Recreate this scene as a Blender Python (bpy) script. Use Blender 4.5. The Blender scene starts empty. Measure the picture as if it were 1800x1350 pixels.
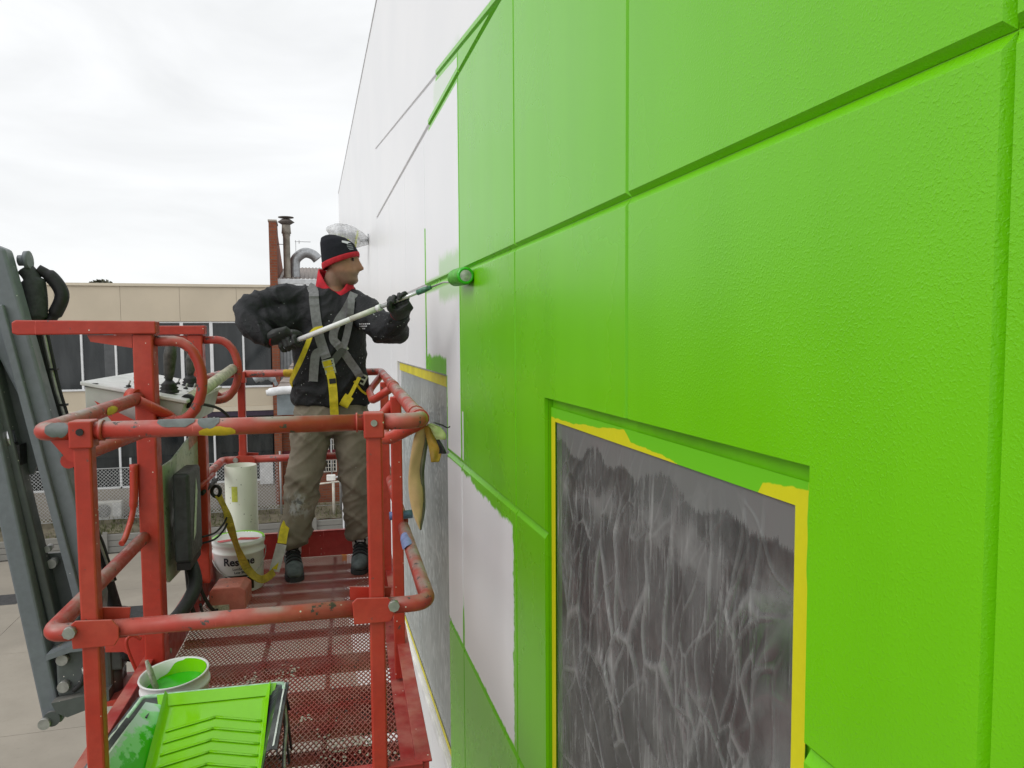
import bpy, bmesh, math, random
from mathutils import Vector, Matrix, Quaternion, noise as mnoise
from mathutils.bvhtree import BVHTree
random.seed(7)
R = math.radians
S = bpy.context.scene
COL = S.collection
ZC = 6.40                      # height of the camera above the concrete yard (metres)

# ------------------------------------------------------------------ camera
cam_d = bpy.data.cameras.new('camera'); cam = bpy.data.objects.new('camera', cam_d); COL.objects.link(cam)
S.camera = cam
yaw, pitch, roll = R(15.11533757), R(3.7341492), R(-0.37912855)
fwd = Vector((math.sin(yaw)*math.cos(pitch), math.cos(yaw)*math.cos(pitch), -math.sin(pitch)))
rgt = Vector((math.cos(yaw), -math.sin(yaw), 0)); upv = rgt.cross(fwd)
r2 = math.cos(roll)*rgt + math.sin(roll)*upv; u2 = -math.sin(roll)*rgt + math.cos(roll)*upv
cam.matrix_world = Matrix(((r2.x, u2.x, -fwd.x, 0), (r2.y, u2.y, -fwd.y, 0), (r2.z, u2.z, -fwd.z, ZC), (0, 0, 0, 1)))
cam_d.sensor_width = 36.0; cam_d.lens = 36.0*1309.284/1800.0
cam_d.clip_start = 0.05; cam_d.clip_end = 3000

# ------------------------------------------------------------------ overcast sky
SUN_EL, SUN_AZ = R(40), R(248)            # azimuth clockwise from +Y: behind the camera, on the street side
w = bpy.data.worlds.new('World'); S.world = w; w.use_nodes = True
nt = w.node_tree; nt.nodes.clear()
def wn(t, **k):
    n = nt.nodes.new(t)
    for a, b in k.items(): setattr(n, a, b)
    return n
sky = wn('ShaderNodeTexSky', sky_type='NISHITA', sun_disc=False, sun_elevation=SUN_EL, sun_rotation=SUN_AZ)
tc = wn('ShaderNodeTexCoord'); sep = wn('ShaderNodeSeparateXYZ'); nt.links.new(tc.outputs['Generated'], sep.inputs[0])
mp = wn('ShaderNodeMapping'); mp.inputs['Scale'].default_value = (1.0, 1.0, 3.2); nt.links.new(tc.outputs['Generated'], mp.inputs[0])
nz = wn('ShaderNodeTexNoise'); nz.inputs['Scale'].default_value = 2.6; nz.inputs['Detail'].default_value = 5; nz.inputs['Roughness'].default_value = .55; nz.inputs['Distortion'].default_value = .6
nt.links.new(mp.outputs[0], nz.inputs['Vector'])
cr = wn('ShaderNodeMapRange'); cr.inputs[1].default_value = .33; cr.inputs[2].default_value = .62; cr.inputs[3].default_value = 9.9; cr.inputs[4].default_value = 11.6
nt.links.new(nz.outputs[0], cr.inputs[0])
# an overcast dome is brighter overhead than at the horizon, all the way round
zr = wn('ShaderNodeMapRange'); zr.inputs[1].default_value = .0; zr.inputs[2].default_value = 1.0; zr.inputs[3].default_value = 1.0; zr.inputs[4].default_value = 1.12
nt.links.new(sep.outputs[2], zr.inputs[0])
ml = wn('ShaderNodeMath', operation='MULTIPLY'); nt.links.new(cr.outputs[0], ml.inputs[0]); nt.links.new(zr.outputs[0], ml.inputs[1])
cc = wn('ShaderNodeCombineColor'); 
for i, k in enumerate((.985, .995, 1.0)):
    q = wn('ShaderNodeMath', operation='MULTIPLY'); q.inputs[1].default_value = k
    nt.links.new(ml.outputs[0], q.inputs[0]); nt.links.new(q.outputs[0], cc.inputs[i])
mx = wn('ShaderNodeMix', data_type='RGBA'); mx.inputs[0].default_value = .92
nt.links.new(sky.outputs[0], mx.inputs[6]); nt.links.new(cc.outputs[0], mx.inputs[7])
bg = wn('ShaderNodeBackground'); bg.inputs[1].default_value = .1
wo = wn('ShaderNodeOutputWorld'); nt.links.new(mx.outputs[2], bg.inputs[0]); nt.links.new(bg.outputs[0], wo.inputs[0])

sun_d = bpy.data.lights.new('sun', 'SUN'); sun_d.energy = 1.4; sun_d.angle = R(40); sun_d.color = (1, .975, .94)
sun = bpy.data.objects.new('sun', sun_d); COL.objects.link(sun)
sd = Vector((math.sin(SUN_AZ)*math.cos(SUN_EL), math.cos(SUN_AZ)*math.cos(SUN_EL), math.sin(SUN_EL)))
sun.rotation_euler = sd.to_track_quat('Z', 'Y').to_euler(); sun.location = sd*60
vs = S.view_settings; vs.view_transform = 'Standard'; vs.look = 'None'; vs.exposure = -0.13; vs.gamma = 1; vs.use_curve_mapping = False
S.cycles.max_bounces = 5; S.cycles.diffuse_bounces = 3; S.cycles.glossy_bounces = 3; S.cycles.transparent_max_bounces = 8

# ------------------------------------------------------------------ material helpers
class T:
    """thin wrapper that builds a node tree"""
    def __init__(s, name, rough=.5, metal=0., spec=.5):
        s.m = bpy.data.materials.new(name); s.m.use_nodes = True; s.t = s.m.node_tree; s.t.nodes.clear()
        s.out = s.t.nodes.new('ShaderNodeOutputMaterial'); s.b = s.t.nodes.new('ShaderNodeBsdfPrincipled')
        s.t.links.new(s.b.outputs[0], s.out.inputs[0])
        s.b.inputs['Roughness'].default_value = rough; s.b.inputs['Metallic'].default_value = metal
        s.b.inputs['Specular IOR Level'].default_value = spec
        g = s.t.nodes.new('ShaderNodeNewGeometry'); s.pos = g.outputs['Position']; s.nor = g.outputs['Normal']
        s.obj = s.t.nodes.new('ShaderNodeTexCoord').outputs['Object']
    def put(s, sock, v):
        if hasattr(v, 'links'): s.t.links.new(v, sock)
        elif isinstance(v, (tuple, list)) and len(v) == 3 and sock.type == 'RGBA': sock.default_value = (*v, 1)
        else: sock.default_value = v
    def node(s, t, ins=(), out=0, **k):
        n = s.t.nodes.new(t)
        for a, b in k.items(): setattr(n, a, b)
        for a, b in (ins.items() if isinstance(ins, dict) else enumerate(ins)): s.put(n.inputs[a], b)
        return n.outputs[out]
    def M(s, op, *a): return s.node('ShaderNodeMath', a, operation=op)
    def noise(s, scale, detail=3, rough=.55, vec=None, dist=0.):
        return s.node('ShaderNodeTexNoise', {'Vector': vec or s.pos, 'Scale': scale, 'Detail': detail, 'Roughness': rough, 'Distortion': dist})
    def voro(s, scale, vec=None, feat='F1', out=0, rnd=1.):
        return s.node('ShaderNodeTexVoronoi', {'Vector': vec or s.pos, 'Scale': scale, 'Randomness': rnd}, out=out, feature=feat)
    def ss(s, x, a, b, lo=0., hi=1.):
        return s.node('ShaderNodeMapRange', {0: x, 1: a, 2: b, 3: lo, 4: hi}, interpolation_type='SMOOTHSTEP')
    def mix(s, f, a, b):
        n = s.t.nodes.new('ShaderNodeMix'); n.data_type = 'RGBA'
        s.put(n.inputs[0], f); s.put(n.inputs[6], a); s.put(n.inputs[7], b); return n.outputs[2]
    def scale(s, vec, k): return s.node('ShaderNodeMapping', {0: vec, 3: k})
    def sep(s, vec):
        n = s.t.nodes.new('ShaderNodeSeparateXYZ'); s.t.links.new(vec, n.inputs[0]); return n.outputs
    def col(s, c): s.put(s.b.inputs['Base Color'], c)
    def rough(s, c): s.put(s.b.inputs['Roughness'], c)
    def bump(s, h, strength=.3, dist=.01):
        s.put(s.b.inputs['Normal'], s.node('ShaderNodeBump', {'Height': h, 'Strength': strength, 'Distance': dist}))

def plain(name, c, rough=.5, metal=0., var=.12, vs=6., bump=0., bs=200., spec=.5):
    t = T(name, rough, metal, spec)
    a = tuple(x*(1-var) for x in c); b = tuple(min(1, x*(1+var)) for x in c)
    t.col(t.mix(t.ss(t.noise(vs, 4), .3, .7), a, b))
    t.rough(t.ss(t.noise(vs*2.3, 3), .25, .75, max(.04, rough-.08), min(1, rough+.08)))
    if bump: t.bump(t.noise(bs, 3), bump, .004)
    return t.m

def worn(name, c, chip=(.07, .065, .06), rough=.42, thr=.66, dust=.45, dustc=(.33, .29, .26), spk=(.72, .70, .62), fade=(.62, .20, .15)):
    """painted steel: sun-bleached patches, chips to primer, specks of wall paint, dust lying on top"""
    t = T(name, rough)
    k = t.mix(t.ss(t.noise(3.1, 4), .42, .72), c, fade)
    k = t.mix(t.ss(t.noise(38, 3), .3, .7, 0, .25), k, tuple(x*.55 for x in c))
    up = t.ss(t.sep(t.nor)[2], .25, .95)
    d = t.M('MULTIPLY', t.M('MULTIPLY', up, t.ss(t.noise(9, 4), .35, .68)), dust)
    k = t.mix(d, k, dustc)
    ch = t.ss(t.noise(30, 6, .68), thr-.005, thr+.02)
    k = t.mix(ch, k, chip)
    sp = t.M('MULTIPLY', t.ss(t.voro(55), .14, .10), t.ss(t.voro(55, out=1), .80, .82))
    k = t.mix(sp, k, spk)
    scr = t.M('MULTIPLY', t.ss(t.noise(70, 3, .6, t.scale(t.pos, (1, 1, .09))), .66, .72), t.ss(t.noise(5, 3), .5, .62))      # long scratches
    k = t.mix(t.M('MULTIPLY', scr, .55), k, tuple(min(1, x*1.5+.10) for x in c))
    t.col(k); t.rough(t.ss(t.noise(17, 3), .3, .7, rough-.1, rough+.18))
    t.bump(t.M('SUBTRACT', t.noise(160, 2), t.M('MULTIPLY', ch, 1.5)), .12, .002)
    return t.m

# ------------------------------------------------------------------ mesh helpers
def ident(p): return Vector(p)
def CW(p): return Vector((p[0], p[1], p[2]+ZC))                  # metres from the camera position -> world
BO = Vector((.279, 1.946, ZC)); BT = R(2.8)
BU = Vector((math.cos(BT), -math.sin(BT), 0)); BV = Vector((math.sin(BT), math.cos(BT), 0))
def BW(p): return BO + BU*p[0] + BV*p[1] + Vector((0, 0, p[2]))    # lift platform: across, along, up

class MB:
    def __init__(s, tf=ident): s.v = []; s.f = []; s.sm = []; s.mi = []; s.tf = tf; s.cur = 0
    def add(s, vs_, fs, smooth=False):
        o = len(s.v); s.v += [s.tf(p) for p in vs_]
        for f in fs: s.f.append([o+i for i in f]); s.sm.append(smooth); s.mi.append(s.cur)
        return s
    def box(s, a, b):
        x0, y0, z0 = a; x1, y1, z1 = b
        return s.add([(x0,y0,z0),(x1,y0,z0),(x1,y1,z0),(x0,y1,z0),(x0,y0,z1),(x1,y0,z1),(x1,y1,z1),(x0,y1,z1)],
                     [(0,3,2,1),(4,5,6,7),(0,1,5,4),(1,2,6,5),(2,3,7,6),(3,0,4,7)])
    def obox(s, c, size, ax):
        """box with its own axes"""
        c = Vector(c); a = [Vector(q).normalized()*(h/2) for q, h in zip(ax, size)]
        vs_ = [c+a[0]*i+a[1]*j+a[2]*k for k in (-1,1) for i, j in ((-1,-1),(1,-1),(1,1),(-1,1))]
        return s.add(vs_, [(0,3,2,1),(4,5,6,7),(0,1,5,4),(1,2,6,5),(2,3,7,6),(3,0,4,7)])
    def beam(s, p, q, wd, ht, up=(0,0,1)):
        p = Vector(p); q = Vector(q); d = q-p; L = d.length; d.normalize()
        sd_ = d.cross(Vector(up)).normalized(); u_ = sd_.cross(d)
        return s.obox((p+q)/2, (L, wd, ht), (d, sd_, u_))
    def tube(s, pts, r, n=10, cap=True, closed=False, smooth=True, flat=None, ref=None):
        P = [Vector(p) for p in pts]; m = len(P); rings = []; prev = None
        rs = r if isinstance(r, (list, tuple)) else [r]*m
        for i in range(m):
            if closed: t = (P[(i+1) % m]-P[i-1])
            else: t = P[min(i+1, m-1)]-P[max(i-1, 0)]
            t.normalize()
            if ref is not None: a = Vector(ref) - t*Vector(ref).dot(t)
            elif prev is None:
                a = Vector((0,0,1)) if abs(t.z) < .9 else Vector((1,0,0)); a = a-t*a.dot(t)
            else: a = prev-t*prev.dot(t)
            if a.length < 1e-6: a = t.orthogonal()
            a.normalize(); prev = a; b = t.cross(a)
            ra, rb = rs[i] if isinstance(rs[i], (tuple, list)) else (rs[i], rs[i]*(flat or 1))
            rings.append([P[i]+a*(math.cos(2*math.pi*k/n)*ra)+b*(math.sin(2*math.pi*k/n)*rb) for k in range(n)])
        vs_ = [p for g in rings for p in g]; fs = []
        for i in range(m if closed else m-1):
            j = (i+1) % m
            for k in range(n): fs.append((i*n+k, i*n+(k+1) % n, j*n+(k+1) % n, j*n+k))
        s.add(vs_, fs, smooth)
        if cap and not closed:
            o = len(s.v)-len(vs_)
            s.f.append([o+k for k in range(n)][::-1]); s.sm.append(False); s.mi.append(s.cur)
            s.f.append([o+(m-1)*n+k for k in range(n)]); s.sm.append(False); s.mi.append(s.cur)
        return s
    def lathe(s, prof, c, n=24, ax=(0,0,1), smooth=True):
        ax = Vector(ax).normalized(); a = ax.orthogonal().normalized(); b = ax.cross(a); c = Vector(c)
        vs_ = []; fs = []
        for (r, h) in prof:
            for k in range(n):
                t = 2*math.pi*k/n; vs_.append(c+ax*h+(a*math.cos(t)+b*math.sin(t))*max(r, 1e-4))
        for i in range(len(prof)-1):
            for k in range(n): fs.append((i*n+k, i*n+(k+1) % n, (i+1)*n+(k+1) % n, (i+1)*n+k))
        return s.add(vs_, fs, smooth)
    def cyl(s, p, q, r, n=14, r1=None):
        return s.tube([p, q], [r, r if r1 is None else r1], n)
    def prism(s, poly, f0, f1, smooth=False):
        n = len(poly); vs_ = [f0(p) for p in poly]+[f1(p) for p in poly]
        return s.add(vs_, [tuple(range(n))[::-1], tuple(range(n, 2*n))]+[(i, (i+1) % n, n+(i+1) % n, n+i) for i in range(n)], smooth)
    def grid(s, nu, nv, fn, smooth=True):
        vs_ = [fn(i/(nu-1), j/(nv-1)) for j in range(nv) for i in range(nu)]
        return s.add(vs_, [(j*nu+i, j*nu+i+1, (j+1)*nu+i+1, (j+1)*nu+i) for j in range(nv-1) for i in range(nu-1)], smooth)
    def ribbon(s, pts, wd, nrm, th=.0025):
        """flat webbing: pts centre line, nrm list of outward normals"""
        P = [Vector(p) for p in pts]; m = len(P); vs_ = []
        for i in range(m):
            t = (P[min(i+1, m-1)]-P[max(i-1, 0)]).normalized(); nn = Vector(nrm[i] if isinstance(nrm, list) else nrm)
            sd_ = t.cross(nn).normalized()*(wd/2); nn = sd_.cross(t).normalized()*th
            vs_ += [P[i]-sd_, P[i]+sd_, P[i]+sd_+nn, P[i]-sd_+nn]
        fs = [(0,1,2,3), (4*m-1, 4*m-2, 4*m-3, 4*m-4)]
        for i in range(m-1):
            for k in range(4): fs.append((4*i+k, 4*i+4+k, 4*i+4+(k+1) % 4, 4*i+(k+1) % 4))
        return s.add(vs_, fs)
    def build(s, name, m, parent=None, bevel=0., recalc=True, kind=None, label=None):
        me = bpy.data.meshes.new(name)
        o = Vector((0,0,0)) if parent is None else world_loc(parent)
        me.from_pydata([tuple(p-o) for p in s.v], [], s.f)
        me.polygons.foreach_set('use_smooth', s.sm)
        for x in (m if isinstance(m, (list, tuple)) else [m]): me.materials.append(x)
        if isinstance(m, (list, tuple)): me.polygons.foreach_set('material_index', s.mi)
        me.update()
        if recalc:
            bm = bmesh.new(); bm.from_mesh(me); bmesh.ops.recalc_face_normals(bm, faces=bm.faces); bm.to_mesh(me); bm.free()
        ob = bpy.data.objects.new(name, me); COL.objects.link(ob)
        if parent is not None: ob.parent = parent
        if bevel:
            b = ob.modifiers.new('bevel', 'BEVEL'); b.width = bevel; b.segments = 2; b.limit_method = 'ANGLE'; b.angle_limit = R(40)
        if kind: ob['kind'] = kind
        if label: ob['label'] = label
        return ob
LOC = {}
def world_loc(o):
    v = Vector(o.location); p = o.parent
    while p is not None: v = v+Vector(p.location); p = p.parent
    return v
def tag(o, label, cat, group=None):
    o['label'] = label; o['category'] = cat
    if group: o['group'] = group
    return o
def thing(name, loc, label, cat, group=None):
    o = bpy.data.objects.new(name, None); COL.objects.link(o); o.location = loc; o.empty_display_size = .1
    return tag(o, label, cat, group)
def fillet(pts, r, n=6):
    """round the corners of a polyline"""
    P = [Vector(p) for p in pts]; out = [P[0]]
    for i in range(1, len(P)-1):
        a = P[i-1]-P[i]; b = P[i+1]-P[i]; k = min(r, a.length*.49, b.length*.49)
        p0 = P[i]+a.normalized()*k; p1 = P[i]+b.normalized()*k
        for j in range(n+1):
            t = j/n; out.append((1-t)**2*p0+2*t*(1-t)*P[i]+t*t*p1)
    return out+[P[-1]]
def spline(pts, n=8):
    """Catmull-Rom through points"""
    P = [Vector(p) for p in pts]; out = []
    for i in range(len(P)-1):
        p0 = P[max(i-1, 0)]; p1 = P[i]; p2 = P[i+1]; p3 = P[min(i+2, len(P)-1)]
        for j in range(n):
            t = j/n; out.append(.5*((2*p1)+(p2-p0)*t+(2*p0-5*p1+4*p2-p3)*t*t+(3*p1-p0-3*p2+p3)*t**3))
    return out+[P[-1]]
def text_mesh(txt, size, bold=0.):
    """vertices and faces of a line of lettering lying in the xy plane, centred on x"""
    cu = bpy.data.curves.new('lettering', 'FONT'); cu.body = txt; cu.size = size; cu.align_x = 'CENTER'; cu.offset = bold; cu.resolution_u = 3
    ob = bpy.data.objects.new('lettering', cu); COL.objects.link(ob); bpy.context.view_layer.update()
    me = bpy.data.meshes.new_from_object(ob.evaluated_get(bpy.context.evaluated_depsgraph_get()))
    vs_ = [tuple(v.co) for v in me.vertices]; fs = [tuple(p.vertices) for p in me.polygons]
    bpy.data.objects.remove(ob); bpy.data.curves.remove(cu); bpy.data.meshes.remove(me)
    return vs_, fs
def remeshed(mb, voxel, smooth=6, fn=None):
    """fuse overlapping shapes into one continuous skin; returns a new MB in world space"""
    me = bpy.data.meshes.new('fuse'); me.from_pydata([tuple(p) for p in mb.v], [], mb.f); me.update()
    ob = bpy.data.objects.new('fuse', me); COL.objects.link(ob)
    m = ob.modifiers.new('r', 'REMESH'); m.mode = 'VOXEL'; m.voxel_size = voxel
    k = ob.modifiers.new('s', 'SMOOTH'); k.factor = .5; k.iterations = smooth
    bpy.context.view_layer.update()
    e = bpy.data.meshes.new_from_object(ob.evaluated_get(bpy.context.evaluated_depsgraph_get()))
    out = MB(); 
    for v in e.vertices:
        p = v.co.copy()
        if fn: p = p + v.normal*fn(p, v.normal)
        out.v.append(p)
    for p in e.polygons: out.f.append(list(p.vertices)); out.sm.append(True); out.mi.append(0)
    bpy.data.objects.remove(ob); bpy.data.meshes.remove(me); bpy.data.meshes.remove(e)
    return out
# ------------------------------------------------------------------ the painted wall
W = .70                                   # distance from the camera to the wall plane
GREEN = (.148, .53, .0015)
def wall_paint():
    t = T('wall_paint', .25, spec=.35)
    x, y, z = t.sep(t.pos)
    y = t.M('DIVIDE', y, W); z = t.M('DIVIDE', t.M('SUBTRACT', z, ZC), W)
    n1 = t.M('SUBTRACT', t.noise(9, 4, .6), .5); n2 = t.M('SUBTRACT', t.noise(34, 3, .6), .5)
    wob = t.M('ADD', t.M('MULTIPLY', n1, .09), t.M('MULTIPLY', n2, .05))
    yn = t.M('ADD', y, wob); zn = t.M('ADD', z, wob)
    ys = t.M('ADD', y, t.M('MULTIPLY', n1, .02)); zs = t.M('ADD', z, t.M('MULTIPLY', n1, .02))
    lt = lambda a, b, s=.006: t.ss(a, t.M('ADD', b, s) if hasattr(b, 'links') else b+s, t.M('SUBTRACT', b, s) if hasattr(b, 'links') else b-s)
    gt = lambda a, b, s=.006: t.ss(a, t.M('SUBTRACT', b, s) if hasattr(b, 'links') else b-s, t.M('ADD', b, s) if hasattr(b, 'links') else b+s)
    def AND(*q):
        r_ = q[0]
        for k in q[1:]: r_ = t.M('MULTIPLY', r_, k)
        return r_
    def OR(*q):
        r_ = q[0]
        for k in q[1:]: r_ = t.M('MAXIMUM', r_, k)
        return r_
    def rect(yy, zz, a, b, c, d, s=.006): return AND(gt(yy, a, s), lt(yy, b, s), gt(zz, c, s), lt(zz, d, s))
    diag = t.M('ADD', 1.7645, t.M('MULTIPLY', t.M('MAXIMUM', t.M('SUBTRACT', y, 3.903), 0.), .1343))
    below = lt(z, t.M('ADD', diag, .02))
    ragged = t.M('SUBTRACT', -.915, t.M('ADD', t.ss(y, 5.5, 3.7, .015, .085), t.M('ADD', t.M('MULTIPLY', n1, .10), t.M('MULTIPLY', n2, .05))))
    big = AND(lt(ys, 5.08), below, gt(z, t.M('MAXIMUM', ragged, -1.06), .012))
    sliver = rect(ys, zs, 4.985, 5.03, -.86, -.52)
    big = AND(big, t.M('SUBTRACT', 1., sliver))
    low = AND(lt(yn, 3.70, .01), lt(z, -.88))
    base = AND(lt(zn, -2.185, .01), lt(y, 5.64))
    taper = t.ss(z, -1.70, -2.1, 0., .034)
    st3 = AND(lt(t.M('ABSOLUTE', t.M('SUBTRACT', ys, 5.05)), taper, .004), lt(z, -1.68), gt(z, -2.3))
    lb = rect(y, z, 3.5, 5.66, -.925, -.855)
    edge = rect(ys, z, 5.585, 5.66, -.93, -.30)
    v4 = rect(ys, zn, 6.575, 6.655, -.32, .95, .004)
    la = rect(yn, z, 4.9, 6.63, .375, .475, .02); la2 = t.M('MULTIPLY', rect(yn, zn, 4.9, 5.9, .28, .60, .05), .55)
    win = rect(y, zn, 5.62, 6.66, -.40, -.165, .02)
    dg = AND(lt(t.M('ABSOLUTE', t.M('SUBTRACT', z, diag)), .045), lt(y, 5.95), gt(y, 3.7))
    ltg = AND(lt(t.M('ABSOLUTE', t.M('SUBTRACT', z, 1.7645)), .05), lt(yn, 6.35))
    pale = t.M('MULTIPLY', rect(yn, zn, 5.0, 6.05, 1.80, 2.0, .05), .22)
    solid = OR(big, low, base, st3, lb, edge, v4, la, win, dg, ltg)
    g = OR(solid, la2, pale)
    lap = t.ss(t.noise(7, 3, .5, t.scale(t.pos, (1, 1, .12))), .35, .68)              # roller lap marks, top to bottom
    thin = t.ss(t.noise(2.2, 4), .3, .7)
    gc = t.mix(t.M('ADD', t.M('MULTIPLY', lap, .5), t.M('MULTIPLY', thin, .5)), tuple(k*.96 for k in GREEN), (GREEN[0]*1.05, GREEN[1]*1.03, GREEN[2]*1.5))
    wc = t.mix(t.ss(t.noise(1.1, 3, .5), .3, .72), (.80, .81, .835), (.84, .845, .865))
    t.col(t.mix(g, wc, gc))
    # roller stipple, heavy on the nearest green panels, almost none on the smooth undercoat further along
    h = t.M('ADD', t.noise(310, 2, .5), t.M('MULTIPLY', t.ss(t.noise(190, 2, .5), .5, .72), .8))
    st = t.M('ADD', .0, t.M('MULTIPLY', t.M('MULTIPLY', g, t.ss(y, 3.4, 1.0, .03, 1.)), t.ss(t.noise(3.5, 3), .3, .7, .22, .40)))
    bm_ = t.node('ShaderNodeBump', {'Height': h, 'Strength': st, 'Distance': .0014}); t.put(t.b.inputs['Normal'], bm_)
    t.rough(t.M('ADD', t.M('SUBTRACT', .33, t.M('MULTIPLY', g, .08)), t.M('MULTIPLY', t.M('MULTIPLY', thin, g), .05)))
    return t.m
M_wall = wall_paint()
M_coping = plain('coping_grey', (.60, .61, .62), .5)

building = thing('painted_building', (W, 0, 0), 'white rendered building with its panelled wall being painted lime green', 'building')
GD, GC, GH = .0135, .017, .0008             # groove depth, chamfer width, half floor width
WIN = [(1.3247, 3.15, -3.43, -.276), (5.62, 8.98, -3.43, -.296)]
def inset(poly, d):
    """move each edge i (poly[i]->poly[i+1], anticlockwise) inwards by d[i]"""
    n = len(poly); L = []
    for i in range(n):
        a = Vector(poly[i]); b = Vector(poly[(i+1) % n]); e = (b-a).normalized(); nn = Vector((-e.y, e.x)); L.append((a+nn*d[i], e))
    out = []
    for i in range(n):
        p, e = L[i-1]; q, f = L[i]; den = e.x*f.y-e.y*f.x
        if abs(den) < 1e-6: out.append(tuple(q)); continue
        t = ((q.x-p.x)*f.y-(q.y-p.y)*f.x)/den; out.append(tuple(p+e*t))
    return out
def panel(poly, flags):
    """poly in wall units, anticlockwise in (y, z); flags: True where the edge is a V groove"""
    P = [(a*W, b*W) for a, b in poly]
    n = len(P); wd = []
    for i in range(n):
        e = Vector(P[(i+1) % n])-Vector(P[i])
        wd.append(.0078 if abs(e.x) < 1e-6 else ((.018 if e.x < 0 else .0105) if abs(e.y) < 1e-6 else .010))      # arrises: sides, weathered top edge, bottom edge
    lo = inset(P, [GH if f else 0. for f in flags]); hi = inset(P, [GH+g_ if f else 0. for f, g_ in zip(flags, wd)]); m = MB(CW); X0 = W+GD-.001; X1 = W
    m.add([(X0, a, b) for a, b in lo]+[(X1, a, b) for a, b in hi], [tuple(range(n, 2*n))]+[(i, (i+1) % n, n+(i+1) % n, n+i) for i in range(n)])
    return m.build('panel', M_wall, building)
COLS = [-3.2, -.475, .893, 2.261, 3.635, 5.055, 6.61, 8.0, 9.6, 11.37]
ROWS = [1.7645, .4439, -.8892, -2.2052, -3.53, -4.86]
for i in range(len(COLS)-1):
    for j in range(len(ROWS)-1):
        y0, y1, z1, z0 = COLS[i], COLS[i+1], ROWS[j], ROWS[j+1]
        rects = None
        for (a, b, c, d) in WIN:
            a2, b2, c2, d2 = max(y0, a), min(y1, b), max(z0, c), min(z1, d)
            if a2 >= b2-1e-6 or c2 >= d2-1e-6: continue
            fw = a2 == y0 and b2 == y1; fh = c2 == z0 and d2 == z1
            if fw and fh: rects = []
            elif fw:
                rects = []
                if d2 < z1: rects.append([(y0, d2), (y1, d2), (y1, z1), (y0, z1)])
                if c2 > z0: rects.append([(y0, z0), (y1, z0), (y1, c2), (y0, c2)])
            elif fh:
                rects = []
                if a2 > y0: rects.append([(y0, z0), (a2, z0), (a2, z1), (y0, z1)])
                if b2 < y1: rects.append([(b2, z0), (y1, z0), (y1, z1), (b2, z1)])
            elif c2 == z0 and b2 == y1: rects = [[(y0, z0), (a2, z0), (a2, d2), (y1, d2), (y1, z1), (y0, z1)]]
            elif c2 == z0: rects = [[(b2, z0), (y1, z0), (y1, z1), (y0, z1), (y0, d2), (b2, d2)]]
            elif b2 == y1: rects = [[(y0, z0), (y1, z0), (y1, c2), (a2, c2), (a2, z1), (y0, z1)]]
            else: rects = [[(y0, z0), (y1, z0), (y1, z1), (b2, z1), (b2, c2), (y0, c2)]]
        if rects is None: rects = [[(y0, z0), (y1, z0), (y1, z1), (y0, z1)]]
        for poly in rects:
            fl = []
            for k in range(len(poly)):
                a, b = poly[k], poly[(k+1) % len(poly)]
                fl.append((a[0] == b[0] and a[0] in (y0, y1)) or (a[1] == b[1] and a[1] in (z0, z1)))
            panel(poly, fl)
ap = (3.903, 1.7645); dz = lambda q: 1.7645+(q-3.903)*.1343
panel([ap, (5.055, 1.7645), (5.055, dz(5.055))], [True, True, True])
panel([(5.055, 1.7645), (11.37, 1.7645), (11.37, dz(11.37)), (5.055, dz(5.055))], [True, False, True, True])
panel([(-3.2, 1.7645), ap, (11.37, dz(11.37)), (11.37, 4.637), (-3.2, 4.637)], [True, True, False, False, False])
core = MB(CW); zb, zt, XA, XB = -ZC/W, 4.637, W+GD, W+.25
ed = [-3.2, 1.3247, 3.15, 5.62, 8.98, 25.2]
for k in range(5):
    if k in (1, 3):
        a, b, c, d = WIN[k//2]
        core.box((XA, ed[k]*W, d*W), (XB, ed[k+1]*W, zt*W)); core.box((XA, ed[k]*W, zb*W), (XB, ed[k+1]*W, c*W))
    else: core.box((XA, ed[k]*W, zb*W), (XB, ed[k+1]*W, zt*W))
core.build('wall_core', M_wall, building)
MB(CW).box((W, 11.372*W, zb*W), (W+GD-.001, 25.2*W, zt*W)).build('plain_wall', M_wall, building)
MB(CW).box((W, -3.2*W, zb*W), (W+GD-.001, 11.37*W, -4.87*W)).build('base_wall', M_wall, building)
MB(CW).box((W-.006, -3.2*W, zt*W+.001), (W+9, 25.2*W+.03, zt*W+.028)).build('roof_coping', M_coping, building)
MB(CW).box((XB, -3.2*W, zb*W), (W+9, 25.19*W, zt*W-.01)).build('building_block', plain('render_white', (.76, .76, .77), .7), building)

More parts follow.
